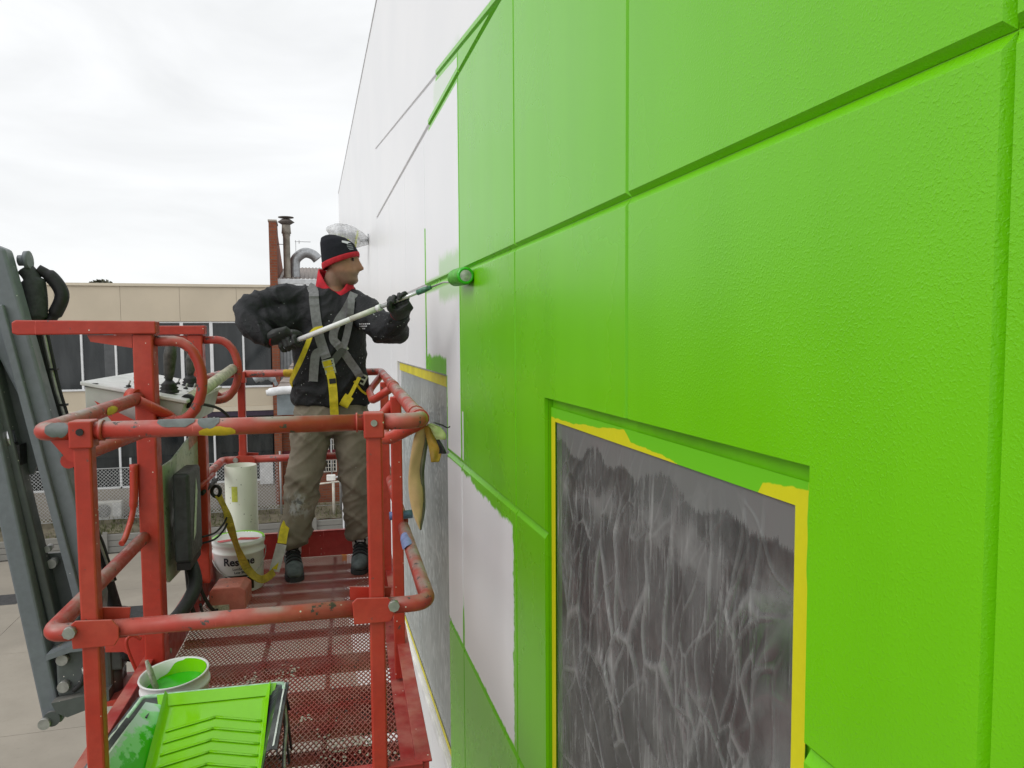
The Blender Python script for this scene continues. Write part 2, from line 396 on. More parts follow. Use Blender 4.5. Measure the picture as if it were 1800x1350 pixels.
# masked windows
def film(name, dark, light, z1, clingy):
    """thin masking film: greyish where it stands off the glass, darker where it clings, whitish along its creases"""
    t = T(name, .3, spec=.4); p = t.pos; x, y, z = t.sep(p)
    d = t.M('SUBTRACT', z1, z)
    fine = t.noise(85, 4, .65, t.scale(p, (1, 1, .07)), .2)
    streak = t.M('MULTIPLY', t.ss(fine, .50, .74), t.ss(t.noise(4.5, 3, .6), .35, .65))
    cr = t.node('ShaderNodeAttribute', out=2, attribute_name='crease')       # whitened fold lines of the scrunched film
    cloud = t.ss(t.noise(5, 5, .65, t.scale(p, (1, 1, .6))), .38, .68)
    if clingy:
        b_ = t.M('ADD', .085, t.M('ADD', t.M('MULTIPLY', t.M('SUBTRACT', t.noise(8, 1.5, .4, t.scale(p, (1, 1, .3))), .5), .11), t.M('MULTIPLY', t.M('SUBTRACT', fine, .5), .05)))
        up = t.ss(d, t.M('ADD', b_, .007), t.M('SUBTRACT', b_, .007))
        band = t.M('MULTIPLY', t.ss(t.M('ABSOLUTE', t.M('SUBTRACT', d, .19)), .09, .0), t.ss(t.noise(13, 4), .35, .6))
        low = t.M('ADD', t.M('ADD', .125, t.M('MULTIPLY', band, .18)), t.M('ADD', t.M('MULTIPLY', streak, .36), t.M('MULTIPLY', cloud, .16)))
        f = t.M('ADD', t.M('MULTIPLY', up, .36), t.M('MULTIPLY', t.M('SUBTRACT', 1., up), low))
        f = t.M('ADD', f, t.M('MULTIPLY', cr, .28))
    else:
        f = t.M('ADD', t.M('ADD', .53, t.M('MULTIPLY', streak, .20)), t.M('ADD', t.M('MULTIPLY', cr, .42), t.M('MULTIPLY', cloud, .10)))
    t.col(light); t.bump(t.M('ADD', t.M('MULTIPLY', fine, .4), t.M('MULTIPLY', cr, 1.)), .25, .003)
    tr = t.node('ShaderNodeBsdfTransparent', {0: dark})
    mixer = t.t.nodes.new('ShaderNodeMixShader'); t.put(mixer.inputs[0], t.M('MINIMUM', f, .9)); t.t.links.new(tr, mixer.inputs[1]); t.t.links.new(t.b.outputs[0], mixer.inputs[2])
    gl = t.node('ShaderNodeBsdfGlossy', {0: (.9, .9, .9), 1: .16}); nrm_ = [n for n in t.t.nodes if n.type == 'BUMP'][0].outputs[0]
    gn = [n for n in t.t.nodes if n.type == 'BSDF_GLOSSY'][0]; t.t.links.new(nrm_, gn.inputs['Normal'])
    top_ = t.t.nodes.new('ShaderNodeMixShader'); t.put(top_.inputs[0], t.node('ShaderNodeLayerWeight', {0: .18}, out=0) if False else .075)
    t.t.links.new(mixer.outputs[0], top_.inputs[1]); t.t.links.new(gl, top_.inputs[2])
    t.t.links.new(top_.outputs[0], t.out.inputs[0])
    return t.m
def tape_mat():
    """masking tape, over-painted unevenly along its outer edge"""
    t = T('masking_tape', .5); x, y, z = t.sep(t.pos)
    n2 = t.noise(60, 3); top = t.M('SUBTRACT', ZC-.276*W-.030, z)
    cr = t.t.nodes.new('ShaderNodeValToRGB'); el = cr.color_ramp.elements
    K = [(.90, .020), (.95, .012), (1.07, .022), (1.095, .06), (1.35, .06), (1.37, .038), (1.45, .033), (1.60, .028), (1.635, .004), (1.70, .007), (1.80, .019), (1.90, .022), (2.0, .030)]
    while len(el) < len(K): el.new(.5)
    for e, (a, b) in zip(el, K): e.position = (a-.85)/1.2; e.color = (b*10, b*10, b*10, 1)
    t.put(cr.inputs[0], t.M('DIVIDE', t.M('SUBTRACT', y, .85), 1.2))
    band = t.M('ADD', t.M('MULTIPLY', cr.outputs[0], .1), t.M('MULTIPLY', t.M('SUBTRACT', t.noise(28, 3), .5), .012))
    onpaint = t.M('MULTIPLY', t.ss(top, t.M('ADD', band, .0015), t.M('SUBTRACT', band, .0015)), t.ss(y, .945, .955))
    y0 = 1.3247*W; side = t.ss(t.M('ADD', t.M('SUBTRACT', y, y0+.019), t.M('MULTIPLY', t.M('SUBTRACT', t.noise(5, 3, .5, t.scale(t.pos, (1, .2, 1))), .5), .03)), .005, .003)
    yel = t.mix(n2, (.58, .56, .002), (.66, .63, .004))
    t.col(t.mix(t.M('MAXIMUM', onpaint, side), yel, (.135, .52, .003)))
    return t.m
M_film2 = film('masking_film', (.55, .55, .56), (.455, .465, .46), ZC-.276*W-.05, True)
M_film1 = film('masking_film_grey', (.72, .76, .76), (.52, .56, .555), ZC, False)
M_tape = tape_mat()
M_frame = plain('frame_green', (.145, .53, .003), .35)
M_frame_w = plain('frame_white', (.72, .72, .73), .45)
t = T('tinted_glass', .06); t.col((.022, .023, .025)); M_glass = t.m
t = T('pale_glass', .08); t.col((.10, .12, .12)); M_glass1 = t.m
for wi, (a, b, c, d) in enumerate(WIN):
    y0, y1, z0, z1 = a*W, b*W, c*W, d*W; X = W+.027
    fr = MB(CW); f = .035
    fr.box((X, y0, z1-f), (X+.05, y1, z1)); fr.box((X, y0, z0), (X+.05, y1, z0+f))
    fr.box((X, y0, z0+f), (X+.05, y0+f, z1-f)); fr.box((X, y1-f, z0+f), (X+.05, y1, z1-f))
    win = fr.build('window', M_frame if wi == 0 else M_frame_w, building, bevel=.003)
    win['label'] = 'taped-over window with dark wrinkled masking film' if wi == 0 else 'taped-over window with pale grey masking film'
    MB(CW).box((X+.018, y0+f, z0+f), (X+.024, y1-f, z1-f)).build('glass_pane', M_glass if wi == 0 else M_glass1, win)
    CR = []
    def wr(s, q, y0=y0, y1=y1, z0=z0, z1=z1, X=X):
        q = 1-(1-q)**2.0                                   # finer mesh towards the top, where folds are seen close up
        yy = y0+.052+(y1-y0-.104)*s; zz = z0+.05+(z1-z0-.10-(.012 if wi == 0 else 0))*q
        e = min(1, min(s, 1-s, q, 1-q)*9)
        wy = yy+.03*mnoise.noise(Vector((yy*7, zz*7, 1))); wz = zz+.03*mnoise.noise(Vector((yy*7, zz*7, 8)))
        k = mnoise.noise(Vector((yy*4, zz*2.2, wi*5)))*.006+mnoise.noise(Vector((yy*19, zz*3, 3)))*.0016; c = 0.
        for a_, b_, f_, st_, am, wd_, lo in ((1, .10, 8, .22, .006, 14, .15), (.8, .6, 9, .35, .005, 15, .0), (.8, -.55, 11, .35, .005, 14, -.03), (.95, .2, 22, .25, .003, 11, .05)):
            d_ = mnoise.voronoi(Vector(((wy*a_+wz*b_)*f_, (wy*b_-wz*a_)*f_*st_, wi*3+.1)))[0]
            m_ = max(0, min(1, (lo+.12+mnoise.noise(Vector((yy*3.2, zz*3.2, f_*1.7))))*2.6)); r_ = max(0, 1-(d_[1]-d_[0])*wd_)
            k -= am*r_*m_; c = max(c, r_**1.5*m_)
        CR.append(c*e)
        return (X-.004+k*e-.003*e, yy, zz)
    fo = MB(CW).grid(*((330, 420) if wi == 0 else (110, 170)), wr).build('masking_film', M_film2 if wi == 0 else M_film1, win, recalc=False)
    fo.data.attributes.new('crease', 'FLOAT', 'POINT').data.foreach_set('value', CR)
    tp = MB(CW); e0 = .024
    if wi == 0:
        def tpe(pts): tp.add(pts+[(p[0]+.0008, p[1], p[2]) for p in pts], [(0,1,2,3), (7,6,5,4), (0,4,5,1), (1,5,6,2), (2,6,7,3), (3,7,4,0)])
        xx = X-.0085
        tpe([(xx, y0+e0, z1-.030), (xx, y1-e0*.5, z1-.030), (xx, y1-e0*.5, z1-.072), (xx, y0+e0, z1-.072)])
        tpe([(xx-.0006, y0+.022, z0), (xx-.0006, y0+.056, z0), (xx-.0006, y0+.056, z1-.032), (xx-.0006, y0+.022, z1-.032)])
        tpe([(xx-.0006, y1-.050, z0), (xx-.0006, y1-.012, z0), (xx-.0006, y1-.012, z1-.032), (xx-.0006, y1-.050, z1-.032)])
    else:
        xx = X-.008
        M_ty = plain('tape_yellow', (.62, .55, .02), .5)
        MB(CW).box((xx, y0+.02, z1-.075), (xx+.0008, y1-.02, z1-.015)).build('masking_tape', M_ty, win); MB(CW).box((xx-.0005, y0+.03, z0+.01), (xx+.0003, y1-.03, z0+.05)).build('masking_tape', M_ty, win)
    if wi == 0: tp.build('masking_tape', M_tape, win)
sl = MB(CW); a, b, c, d = WIN[1]
sl.box((W-.012, a*W+.0, c*W-.06), (W+.03, b*W, c*W-.002)); sl.build('window_sill', plain('sill_white', (.80, .80, .80), .45), building, bevel=.004)

# flood light wrapped in plastic, fixed to the white wall far along
fl = thing('wall_floodlight', CW((W, 9.07, 1.2)), 'floodlight wrapped in clear plastic and yellow tape on the white wall', 'floodlight')
t = T('plastic_wrap', .25); t.col((.70, .71, .72)); t.bump(t.noise(60, 4), .5, .01)
tr = t.node('ShaderNodeBsdfTransparent', {0: (.95, .95, .95)}); mxs = t.t.nodes.new('ShaderNodeMixShader')
t.put(mxs.inputs[0], t.ss(t.noise(22, 4), .35, .7, .25, .75)); t.t.links.new(tr, mxs.inputs[1]); t.t.links.new(t.b.outputs[0], mxs.inputs[2]); t.t.links.new(mxs.outputs[0], t.out.inputs[0])
M_wrap = t.m
M_steel = plain('galvanised_steel', (.42, .43, .44), .42, .7, .15, 12)
M_dark = plain('black_rubber', (.012, .012, .013), .55, 0, .2, 20)
FX = W; FY = 9.07; FZ = 1.14
MB(CW).cyl((FX-.012, FY, FZ+.02), (FX+.0, FY, FZ+.02), .055).build('wall_plate', M_steel, fl)
MB(CW).tube(fillet([(FX, FY, FZ), (FX-.10, FY, FZ-.01), (FX-.13, FY, FZ+.02)], .05), .016).build('bracket', M_steel, fl)
hd = MB(CW).lathe([(.0, -.20), (.06, -.20), (.085, -.16), (.09, -.02), (.075, .02), (.0, .03)], (FX-.33, FY, FZ+.04), 20, (-.93, 0, .25)); hd.build('lamp_head', plain('lamp_grey', (.45, .46, .48), .4), fl)
def blob(th, ph):
    a = th*2*math.pi; b = (ph-.5)*math.pi; n_ = 1+.16*mnoise.noise(Vector((math.cos(a)*2, math.sin(a)*2, ph*5)))
    return (FX-.24+.24*math.cos(b)*math.cos(a)*n_, FY+.13*math.cos(b)*math.sin(a)*n_, FZ+.05-.27*(math.cos(b)*math.cos(a))*.24+.12*math.sin(b)*n_)
MB(CW).grid(28, 16, blob).build('plastic_wrap', M_wrap, fl)
M_ytape = plain('yellow_tape', (.60, .66, .03), .5)
MB(CW).lathe([(.094, -.012), (.097, -.012), (.097, .012), (.094, .012)], (FX-.145, FY, FZ+.01), 18, (-1, 0, .2)).build('tape_band', M_ytape, fl)
MB(CW).beam((FX-.40, FY-.125, FZ+.02), (FX-.24, FY-.13, FZ-.035), .012, .035).build('tape_strip', M_ytape, fl)

# ------------------------------------------------------------------ yard, verge and retaining wall
def concrete(name, c):
    t = T(name, .8, spec=.3)
    k = t.mix(t.ss(t.noise(.45, 5, .6), .3, .7), tuple(x*.86 for x in c), tuple(x*1.1 for x in c))
    k = t.mix(t.ss(t.noise(14, 4, .7), .55, .85, 0, .5), k, tuple(x*.62 for x in c))
    k = t.mix(t.ss(t.noise(1.7, 4, .7), .66, .72, 0, .35), k, tuple(x*.5 for x in c))
    t.col(k); t.bump(t.noise(120, 3), .2, .004); return t.m
M_conc = concrete('yard_concrete', (.30, .27, .225))
gnd = MB().add([(-400, -60, 0), (400, -60, 0), (400, 600, 0), (-400, 600, 0)], [(0,1,2,3)]).build('ground', concrete('ground_joint', (.235, .215, .185)), kind='structure')
slab_me = None
for i in range(9):
    for j in range(6):
        x0, y0 = -21+i*3.6, 2.6+j*3.58
        if slab_me is None:
            o = MB().box((0, 0, .0), (3.591, 3.571, .010)).build('slab', M_conc, gnd, bevel=.004); slab_me = o.data
        else:
            o = bpy.data.objects.new('slab', slab_me); COL.objects.link(o); o.parent = gnd
        o.location = (x0, y0, random.uniform(.0, .002))
dr = MB(); dr.box((-8.5, 20.1, .0), (-7.0, 20.9, .022))
tag(dr.build('drain_cover', plain('cast_iron', (.07, .07, .072), .6, .3), bevel=.006), 'dark rectangular drain cover set in the concrete yard', 'drain cover')
M_sleeper = concrete('sleeper_concrete', (.24, .235, .215)); M_post = plain('galv_post', (.40, .41, .41), .5, .4)
rw = thing('retaining_wall', (0, 24.2, 0), 'low grey sleeper retaining wall along the back of the yard', 'wall')
for k in range(-9, 6):
    for r_ in range(3):
        o = MB().box((k*2.0+.02, 24.16, .02+r_*.185+.001), (k*2.0+1.98, 24.24, .195+r_*.185)).build('sleeper', M_sleeper, rw, bevel=.01)
    MB().box((k*2.0-.06, 24.10, 0), (k*2.0+.06, 24.155, .66)).build('post', M_sleeper, rw)
vg = MB()
def bank(s, q):
    xx = -19+30*s; yy = 24.24+1.62*q
    return (xx, yy, .56+.22*q+.05*mnoise.noise(Vector((xx*1.3, yy*2, 0))))
vg.grid(120, 8, bank); vt = T('soil_bank', .9); vt.col(vt.mix(vt.ss(vt.noise(3, 5, .7), .35, .65), (.10, .085, .06), (.17, .15, .10))); vg.build('soil_bank', vt.m, kind='structure', recalc=False)
gm = MB()
for k in range(9000):
    xx = random.uniform(-18.5, 3.5); dens = mnoise.noise(Vector((xx*.55, 3, 0)))
    if random.random() > .45+dens*.8: continue
    q = random.random()**1.5; yy = 24.27+1.45*q; z0 = .55+.22*q; h = random.uniform(.04, .17); a = random.uniform(0, 6.28); w_ = random.uniform(.008, .02)
    dx, dy = math.cos(a)*w_, math.sin(a)*w_; lx, ly = random.uniform(-.06, .06), random.uniform(-.06, .06)
    gm.add([(xx-dx, yy-dy, z0), (xx+dx, yy+dy, z0), (xx+lx, yy+ly, z0+h)], [(0,1,2)])
gt_ = T('grass', .7); gt_.col(gt_.mix(gt_.noise(5, 3), (.045, .065, .018), (.13, .13, .045)))
tag(gm.build('grass', gt_.m, kind='stuff', recalc=False), 'patchy weeds and grass on the bank above the retaining wall', 'grass')

# ------------------------------------------------------------------ beige office block across the yard
Yb = 26.0
ob_ = thing('office_building', (-8, Yb, 0), 'long beige two-storey office building with dark strip windows', 'building')
M_beige = plain('beige_panel', (.56, .485, .37), .6, 0, .05, .7); M_beige2 = plain('beige_trim', (.62, .55, .43), .6, 0, .05, 1.)
M_alu = plain('white_aluminium', (.74, .75, .76), .4, .1, .05)
t = T('office_glass', .07, spec=.6); t.col(t.mix(t.ss(t.noise(2.5, 3, .5, t.scale(t.pos, (1.6, 1, .3))), .35, .7), (.010, .014, .016), (.030, .035, .037))); M_og = t.m
M_plum = plain('plum_trim', (.035, .022, .045), .5)
M_col = plain('grey_blind', (.085, .09, .095), .6)
zz = lambda a: a+ZC
xs = [-19.0, -17.1, -15.2, -13.3, -11.4, -9.5, -7.873+.02-1.0+.98, ]
for k, (a, b) in enumerate([(-20, -17.9), (-17.9, -15.8), (-15.8, -13.7), (-13.7, -11.6), (-11.6, -9.5), (-9.5, -7.6), (-7.6, -5.75), (-5.75, -4.02), (-4.02, -2.3), (-2.3, -1.24)]):
    MB().box((a+.004, Yb, zz(.52)), (b-.004, Yb+.2, zz(1.63))).build('wall_panel', M_beige, ob_)
    MB().box((a+.004, Yb, zz(-2.27)), (b-.004, Yb+.2, zz(-1.66))).build('wall_panel', M_beige, ob_)
MB().box((-20, Yb-.05, zz(1.635)), (-1.24, Yb+.5, zz(1.72))).build('parapet_cap', M_beige2, ob_)
MB().box((-20, Yb+.21, 0), (-1.24, Yb+7, zz(1.60))).build('building_block', plain('dark_interior', (.03, .03, .032), .9), ob_)
MB().box((-20, Yb-.03, zz(-2.43)), (-1.24, Yb+.19, zz(-2.275))).build('trim_band', M_beige2, ob_)
MB().box((-20, Yb-.04, zz(-1.655)), (-1.24, Yb+.2, zz(-1.60))).build('window_sill', M_alu, ob_)
MB().box((-20, Yb-.01, zz(-2.60)), (-1.24, Yb+.19, zz(-2.435))).build('fascia', M_plum, ob_)
mull = [-19.4, -18.4, -17.5, -16.5, -15.6, -14.6, -13.7, -12.7, -11.75, -10.8, -9.8, -8.85, -7.873, -6.911, -5.945, -4.97, -4.0, -3.109, -2.129, -1.26]
for k in range(len(mull)-1):
    a, b = mull[k], mull[k+1]; wd = .10 if k in (16, 17) else .058
    f = MB(); f.box((a-wd/2, Yb+.02, zz(-1.60)), (a+wd/2, Yb+.12, zz(.515))); f.box((a+wd/2, Yb+.03, zz(.47)), (b-.03, Yb+.11, zz(.512)))
    wn_ = f.build('window', M_alu, ob_)
    MB().box((a+wd/2, Yb+.10, zz(-1.60)), (b-.02, Yb+.106, zz(.50))).build('pane', M_og, wn_)
    if k % 3 == 1: MB().box((a+.62, Yb+.092, zz(-1.59)), (b-.03, Yb+.099, zz(.46))).build('blind', M_col, wn_)
    f = MB(); f.box((a-.03, Yb+.02, zz(-4.75)), (a+.03, Yb+.12, zz(-2.61))); f.box((a+.03, Yb+.03, zz(-4.80)), (b-.03, Yb+.12, zz(-4.75)))
    wn_ = f.build('window', M_alu, ob_); MB().box((a+.03, Yb+.10, zz(-4.75)), (b-.03, Yb+.106, zz(-2.61))).build('pane', M_og, wn_)
MB().box((-20, Yb-.02, .3), (-1.24, Yb+.15, zz(-4.81))).build('base_wall', concrete('base_render', (.30, .265, .22)), ob_)

# brick building with the tall fire wall
bt = T('red_brick', .8, spec=.2)
br = bt.t.nodes.new('ShaderNodeTexBrick'); bt.put(br.inputs['Color1'], (.21, .058, .028)); bt.put(br.inputs['Color2'], (.28, .085, .038)); bt.put(br.inputs['Mortar'], (.16, .11, .085))
br.inputs['Scale'].default_value = 1.0; br.inputs['Mortar Size'].default_value = .010; br.inputs['Brick Width'].default_value = .24; br.inputs['Row Height'].default_value = .086
px, py, pz = bt.sep(bt.pos); cx = bt.t.nodes.new('ShaderNodeCombineXYZ'); bt.put(cx.inputs[0], bt.M('ADD', px, py)); bt.put(cx.inputs[1], pz)
bt.t.links.new(cx.outputs[0], br.inputs['Vector']); bt.col(bt.mix(bt.ss(bt.noise(1.2, 4), .4, .75, 0, .35), br.outputs[0], (.16, .07, .05))); M_brick = bt.m
bb = thing('brick_building', (0, Yb, 0), 'red brick building with a tall fire wall and barred windows', 'building')
fw_ = MB(); fw_.prism([(Yb-.1, 0), (Yb+9, 0), (Yb+9, zz(2.1)), (Yb+1.3, zz(3.5)), (Yb+1.0, zz(3.78)), (Yb-.1, zz(3.78))], lambda p: (-1.23, p[0], p[1]), lambda p: (-.99, p[0], p[1])); fw_.build('fire_wall', M_brick, bb)
MB().box((-1.25, Yb-.12, zz(3.785)), (-.97, Yb+1.02, zz(3.84))).build('wall_cap', plain('cap_stone', (.36, .32, .27), .8), bb)
MB().box((-.985, Yb+.1, 0), (6, Yb+8, zz(-2.3))).build('brick_wall', M_brick, bb)
clad = MB()
for k in range(40): clad.box((-.985+k*.11, Yb+.35, zz(-2.29)), (-.985+k*.11+.085, Yb+.39, zz(1.74)))
clad.box((-.985, Yb+.391, zz(-2.29)), (3.6, Yb+.6, zz(1.74)))
clad.build('wall_cladding', plain('grey_cladding', (.30, .32, .33), .6), bb)
MB().box((-1.03, Yb-.02, zz(1.745)), (4, Yb+.10, zz(1.925))).build('gutter', plain('white_fascia', (.56, .57, .58), .5), bb, bevel=.02)
rf = MB()
def corr(s, q):
    xx = -1.0+5*s; return (xx, Yb+.1+7*q, zz(1.93)+1.0*q+.018*math.sin(xx*math.pi*2/.14))
rf.grid(420, 2, corr); rf.build('roof', plain('brown_roofing', (.20, .165, .145), .6, .1, .15, 3), bb, recalc=False)
fp = MB(); fp.lathe([(.115, 0), (.115, 1.42), (.13, 1.44), (.13, 1.50), (.16, 1.52), (.15, 1.62), (.14, 1.80), (.12, 1.82)], (-.70, Yb+.8, zz(2.0)), 16)
flue = fp.build('flue', plain('aged_flue', (.33, .30, .25), .6, .2, .25, 4), bb)
MB().lathe([(.12, 1.80), (.28, 1.90), (.14, 2.0), (.05, 2.0), (.05, 2.03), (.26, 2.05), (.26, 2.07), (0, 2.10)], (-.70, Yb+.8, zz(2.0)), 18).build('flue_cap', plain('cap_rust', (.10, .085, .075), .7), flue)
MB().cyl((-.70, Yb+.8, zz(3.15)), (-1.0, Yb+.8, zz(3.15)), .012, 6).build('flue_stay', M_steel, flue)
du = MB(); du.tube(spline([(-.46, Yb+1.2, zz(2.0)), (-.46, Yb+1.2, zz(2.45)), (-.40, Yb+1.2, zz(2.72)), (-.12, Yb+1.2, zz(2.92)), (.16, Yb+1.2, zz(2.86)), (.32, Yb+1.2, zz(2.70))], 5), .175, 16)
du.build('exhaust_duct', M_steel, bb)
an = MB(); an.cyl((-.42, Yb+2, zz(2.1)), (-.42, Yb+2, zz(3.45)), .012, 6); an.cyl((-.45, Yb+2, zz(3.4)), (.1, Yb+2, zz(3.4)), .01, 6); an.cyl((-.3, Yb+2, zz(3.33)), (-.3, Yb+2, zz(3.46)), .01, 6); an.build('antenna', M_steel, bb)
MB().box((.75, Yb+2.2, zz(2.35)), (2.2, Yb+3.2, zz(2.62))).build('roof_unit', plain('roof_unit_grey', (.20, .22, .23), .5), bb)
M_cream = plain('cream_paint', (.60, .57, .50), .5)
for (a, b, c, d) in ((.36, .76, -3.86, -3.0), (.34, .75, -4.60, -3.97), (1.4, 1.85, -3.86, -3.0)):
    f = MB(); g = .035; y_ = Yb+.06
    f.box((a-g, y_, zz(c)-g), (b+g, y_+.06, zz(c))); f.box((a-g, y_, zz(d)), (b+g, y_+.06, zz(d)+g)); f.box((a-g, y_, zz(c)), (a, y_+.06, zz(d))); f.box((b, y_, zz(c)), (b+g, y_+.06, zz(d)))
    wn_ = f.build('barred_window', M_cream, bb)
    MB().box((a, y_+.025, zz(c)), (b, y_+.035, zz(d))).build('pane', M_og, wn_)
    n_ = 4
    for k in range(1, n_+1): MB().box((a+(b-a)*k/(n_+1)-.011, y_-.01, zz(c)), (a+(b-a)*k/(n_+1)+.011, y_+.01, zz(d))).build('bar', M_cream, wn_)
    for k in range(1, 5): MB().box((a, y_-.005, zz(c)+(d-c)*k/5-.008), (b, y_+.005, zz(c)+(d-c)*k/5+.008)).build('bar', M_cream, wn_)
MB().box((-.98, Yb+.05, zz(-4.0)+.02), (3, Yb+.098, zz(-3.86))).build('string_course', plain('maroon_band', (.13, .012, .02), .5), bb)
for xx in (-.62,): MB().cyl((xx, Yb+.04, .6), (xx, Yb+.04, zz(-2.9)), .03, 8).build('downpipe', M_cream, bb)
MB().box((-.98, Yb-.05, zz(-3.12)), (-.55, Yb+.08, zz(-2.97))).build('meter_box', plain('box_grey', (.35, .37, .36), .5), bb)
MB().box((-1.72, Yb-.08, zz(-4.9)), (-1.30, Yb-.03, zz(-4.0))).build('notice_board', plain('board_white', (.62, .62, .62), .5), ob_)

# grey awning with a tiled roof and rounded white gutter
aw = thing('porch_roof', (-1.0, 20.5, 0), 'grey porch with brown tiled roof and rounded white gutter beyond the platform', 'porch')
ya = 19.2; sc = ya/26.0
AX0, AX1 = -1.26*sc, -.16
AW = lambda a: zz(a*sc)
MB().box((AX0+.1, ya+.05, AW(-2.62)), (AX1+.6, ya+5.5, AW(-1.92))).build('porch_box', plain('porch_grey', (.20, .235, .25), .5), aw)
g = MB(); g.tube(spline([(AX0-.14, ya, AW(-1.86)), (AX0+.3, ya, AW(-1.78)), (AX1+.7, ya, AW(-1.76))], 6), [(.07, .10)]*2+[(.10, .12)]*11, 14); g.build('gutter', plain('gutter_white', (.72, .73, .74), .4), aw)
for r_ in range(9):
    q = r_/9
    m = MB(); x0 = AX0+.08+q*.62; x1 = AX0+.80+q*.33
    m.add([(x0, ya+.2+q*5, AW(-1.72)+q*1.02), (x1+.05, ya+.2+q*5, AW(-1.72)+q*1.02), (x1+.09, ya+.8+q*5, AW(-1.72)+(q+.115)*1.02-.03), (x0+.08, ya+.8+q*5, AW(-1.72)+(q+.115)*1.02-.03)] +
          [(x0, ya+.2+q*5, AW(-1.72)+q*1.02-.04), (x1+.05, ya+.2+q*5, AW(-1.72)+q*1.02-.04), (x1+.09, ya+.8+q*5, AW(-1.72)+(q+.115)*1.02-.07), (x0+.08, ya+.8+q*5, AW(-1.72)+(q+.115)*1.02-.07)],
          [(0,1,2,3), (7,6,5,4), (0,4,5,1), (1,5,6,2), (2,6,7,3), (3,7,4,0)])
    m.build('tile_course', plain('brown_tile', (.25, .21, .185), .75, 0, .2, 5) if r_ == 0 else bpy.data.materials['brown_tile'], aw)
MB().beam((AX0+.86, ya+.2, AW(-1.70)), (AX0+1.18, ya+5.4, AW(-1.70)+1.05), .22, .10).build('barge_board', bpy.data.materials['gutter_white'], aw)
cw = MB(); cw.tube(spline([(AX0+.06, ya+1.2, AW(-1.72)), (AX0-.02, ya+1.2, AW(-1.52)), (AX0-.18, ya+1.2, AW(-1.36)), (AX0-.36, ya+1.2, AW(-1.40)), (AX0-.50, ya+1.2, AW(-1.50))], 5), [.05]*5+[.08]*4+[.12]*4+[.14]*4+[.10]*4, 14)
cw.build('vent_cowl', plain('cowl_grey', (.33, .36, .38), .45, .2), aw)

# chain-link fence on the bank
fc = thing('chain_link_fence', (-6, 25.0, 0), 'galvanised chain-link fence on the bank in front of the office', 'fence')
for xx in (-17, -14, -11, -8.2, -5.42, -1.03, .85, 3.4):
    MB().cyl((xx, 25.0, .6), (xx, 25.0, 2.72), .032, 8).build('post', M_post, fc)
for zr_ in (2.42, .85): MB().cyl((-17, 25.0, zr_), (3.4, 25.0, zr_), .016 if zr_ > 1 else .008, 6).build('line_wire', M_post, fc)
me = MB(); x0, x1, z0, z1, st = -17., -1.1, .86, 2.41, .105
k = x0-(z1-z0)
while k < x1+(z1-z0):
    for sg in (1, -1):
        pa = (k, z0) if sg > 0 else (k, z1); 
        a0 = max(0, x0-k); a1 = min(z1-z0, x1-k)
        if a1-a0 > .03:
            p = (k+a0, 25.0+.004*sg, (z0+a0) if sg > 0 else (z1-a0)); q = (k+a1, 25.0+.004*sg, (z0+a1) if sg > 0 else (z1-a1)); me.tube([p, q], .0055, 4, False, smooth=False)
    k += st
me.build('wire_mesh', plain('fence_wire', (.46, .47, .47), .5, .3), fc, kind='stuff', recalc=False)
gr = thing('pipe_barrier', (.3, 24.6, 0), 'white pipe barrier with a post on the grass by the brick wall', 'barrier')
MB().cyl((-.05, 24.7, 1.62), (1.1, 24.7, 1.70), .03, 8).build('rail', M_cream, gr); MB().cyl((.62, 24.7, .6), (.62, 24.7, 1.66), .045, 8).build('post', M_cream, gr); MB().cyl((.58, 24.72, 1.6), (.58, 24.72, 3.2), .022, 8).build('pole', M_post, gr)
M_acw = plain('ac_white', (.50, .49, .45), .55)
def aircon(x, z, y=25.78, label=''):
    a = thing('air_conditioner', (x, y, z), label, 'air conditioner', 'air conditioners on the office wall')
    MB().box((x, y-.28, z), (x+.78, y, z+.54)).build('casing', M_acw, a, bevel=.02)
    MB().cyl((x+.27, y-.285, z+.27), (x+.27, y-.279, z+.27), .22, 20).build('fan_grille', plain('grille_grey', (.20, .20, .19), .6), a)
    for k in range(5): MB().lathe([(.045*k+.02, 0), (.045*k+.028, 0), (.045*k+.028, .008), (.045*k+.02, .008)], (x+.27, y-.296, z+.27), 20, (0, 1, 0)).build('grille_ring', M_acw, a)
    MB().box((x+.53, y-.30, z+.08), (x+.76, y-.281, z+.50)).build('service_panel', plain('panel_white', (.58, .58, .56), .5), a)
    MB().box((x+.02, y-.26, z-.14), (x+.10, y-.02, z)).build('foot', M_steel, a); MB().box((x+.66, y-.26, z-.14), (x+.74, y-.02, z)).build('foot', M_steel, a)
aircon(-6.62, zz(-5.66), label='left air conditioner, low on the office wall, partly behind the red post')
aircon(-5.55, zz(-5.60), label='right air conditioner, beside the fence post and the red upright')
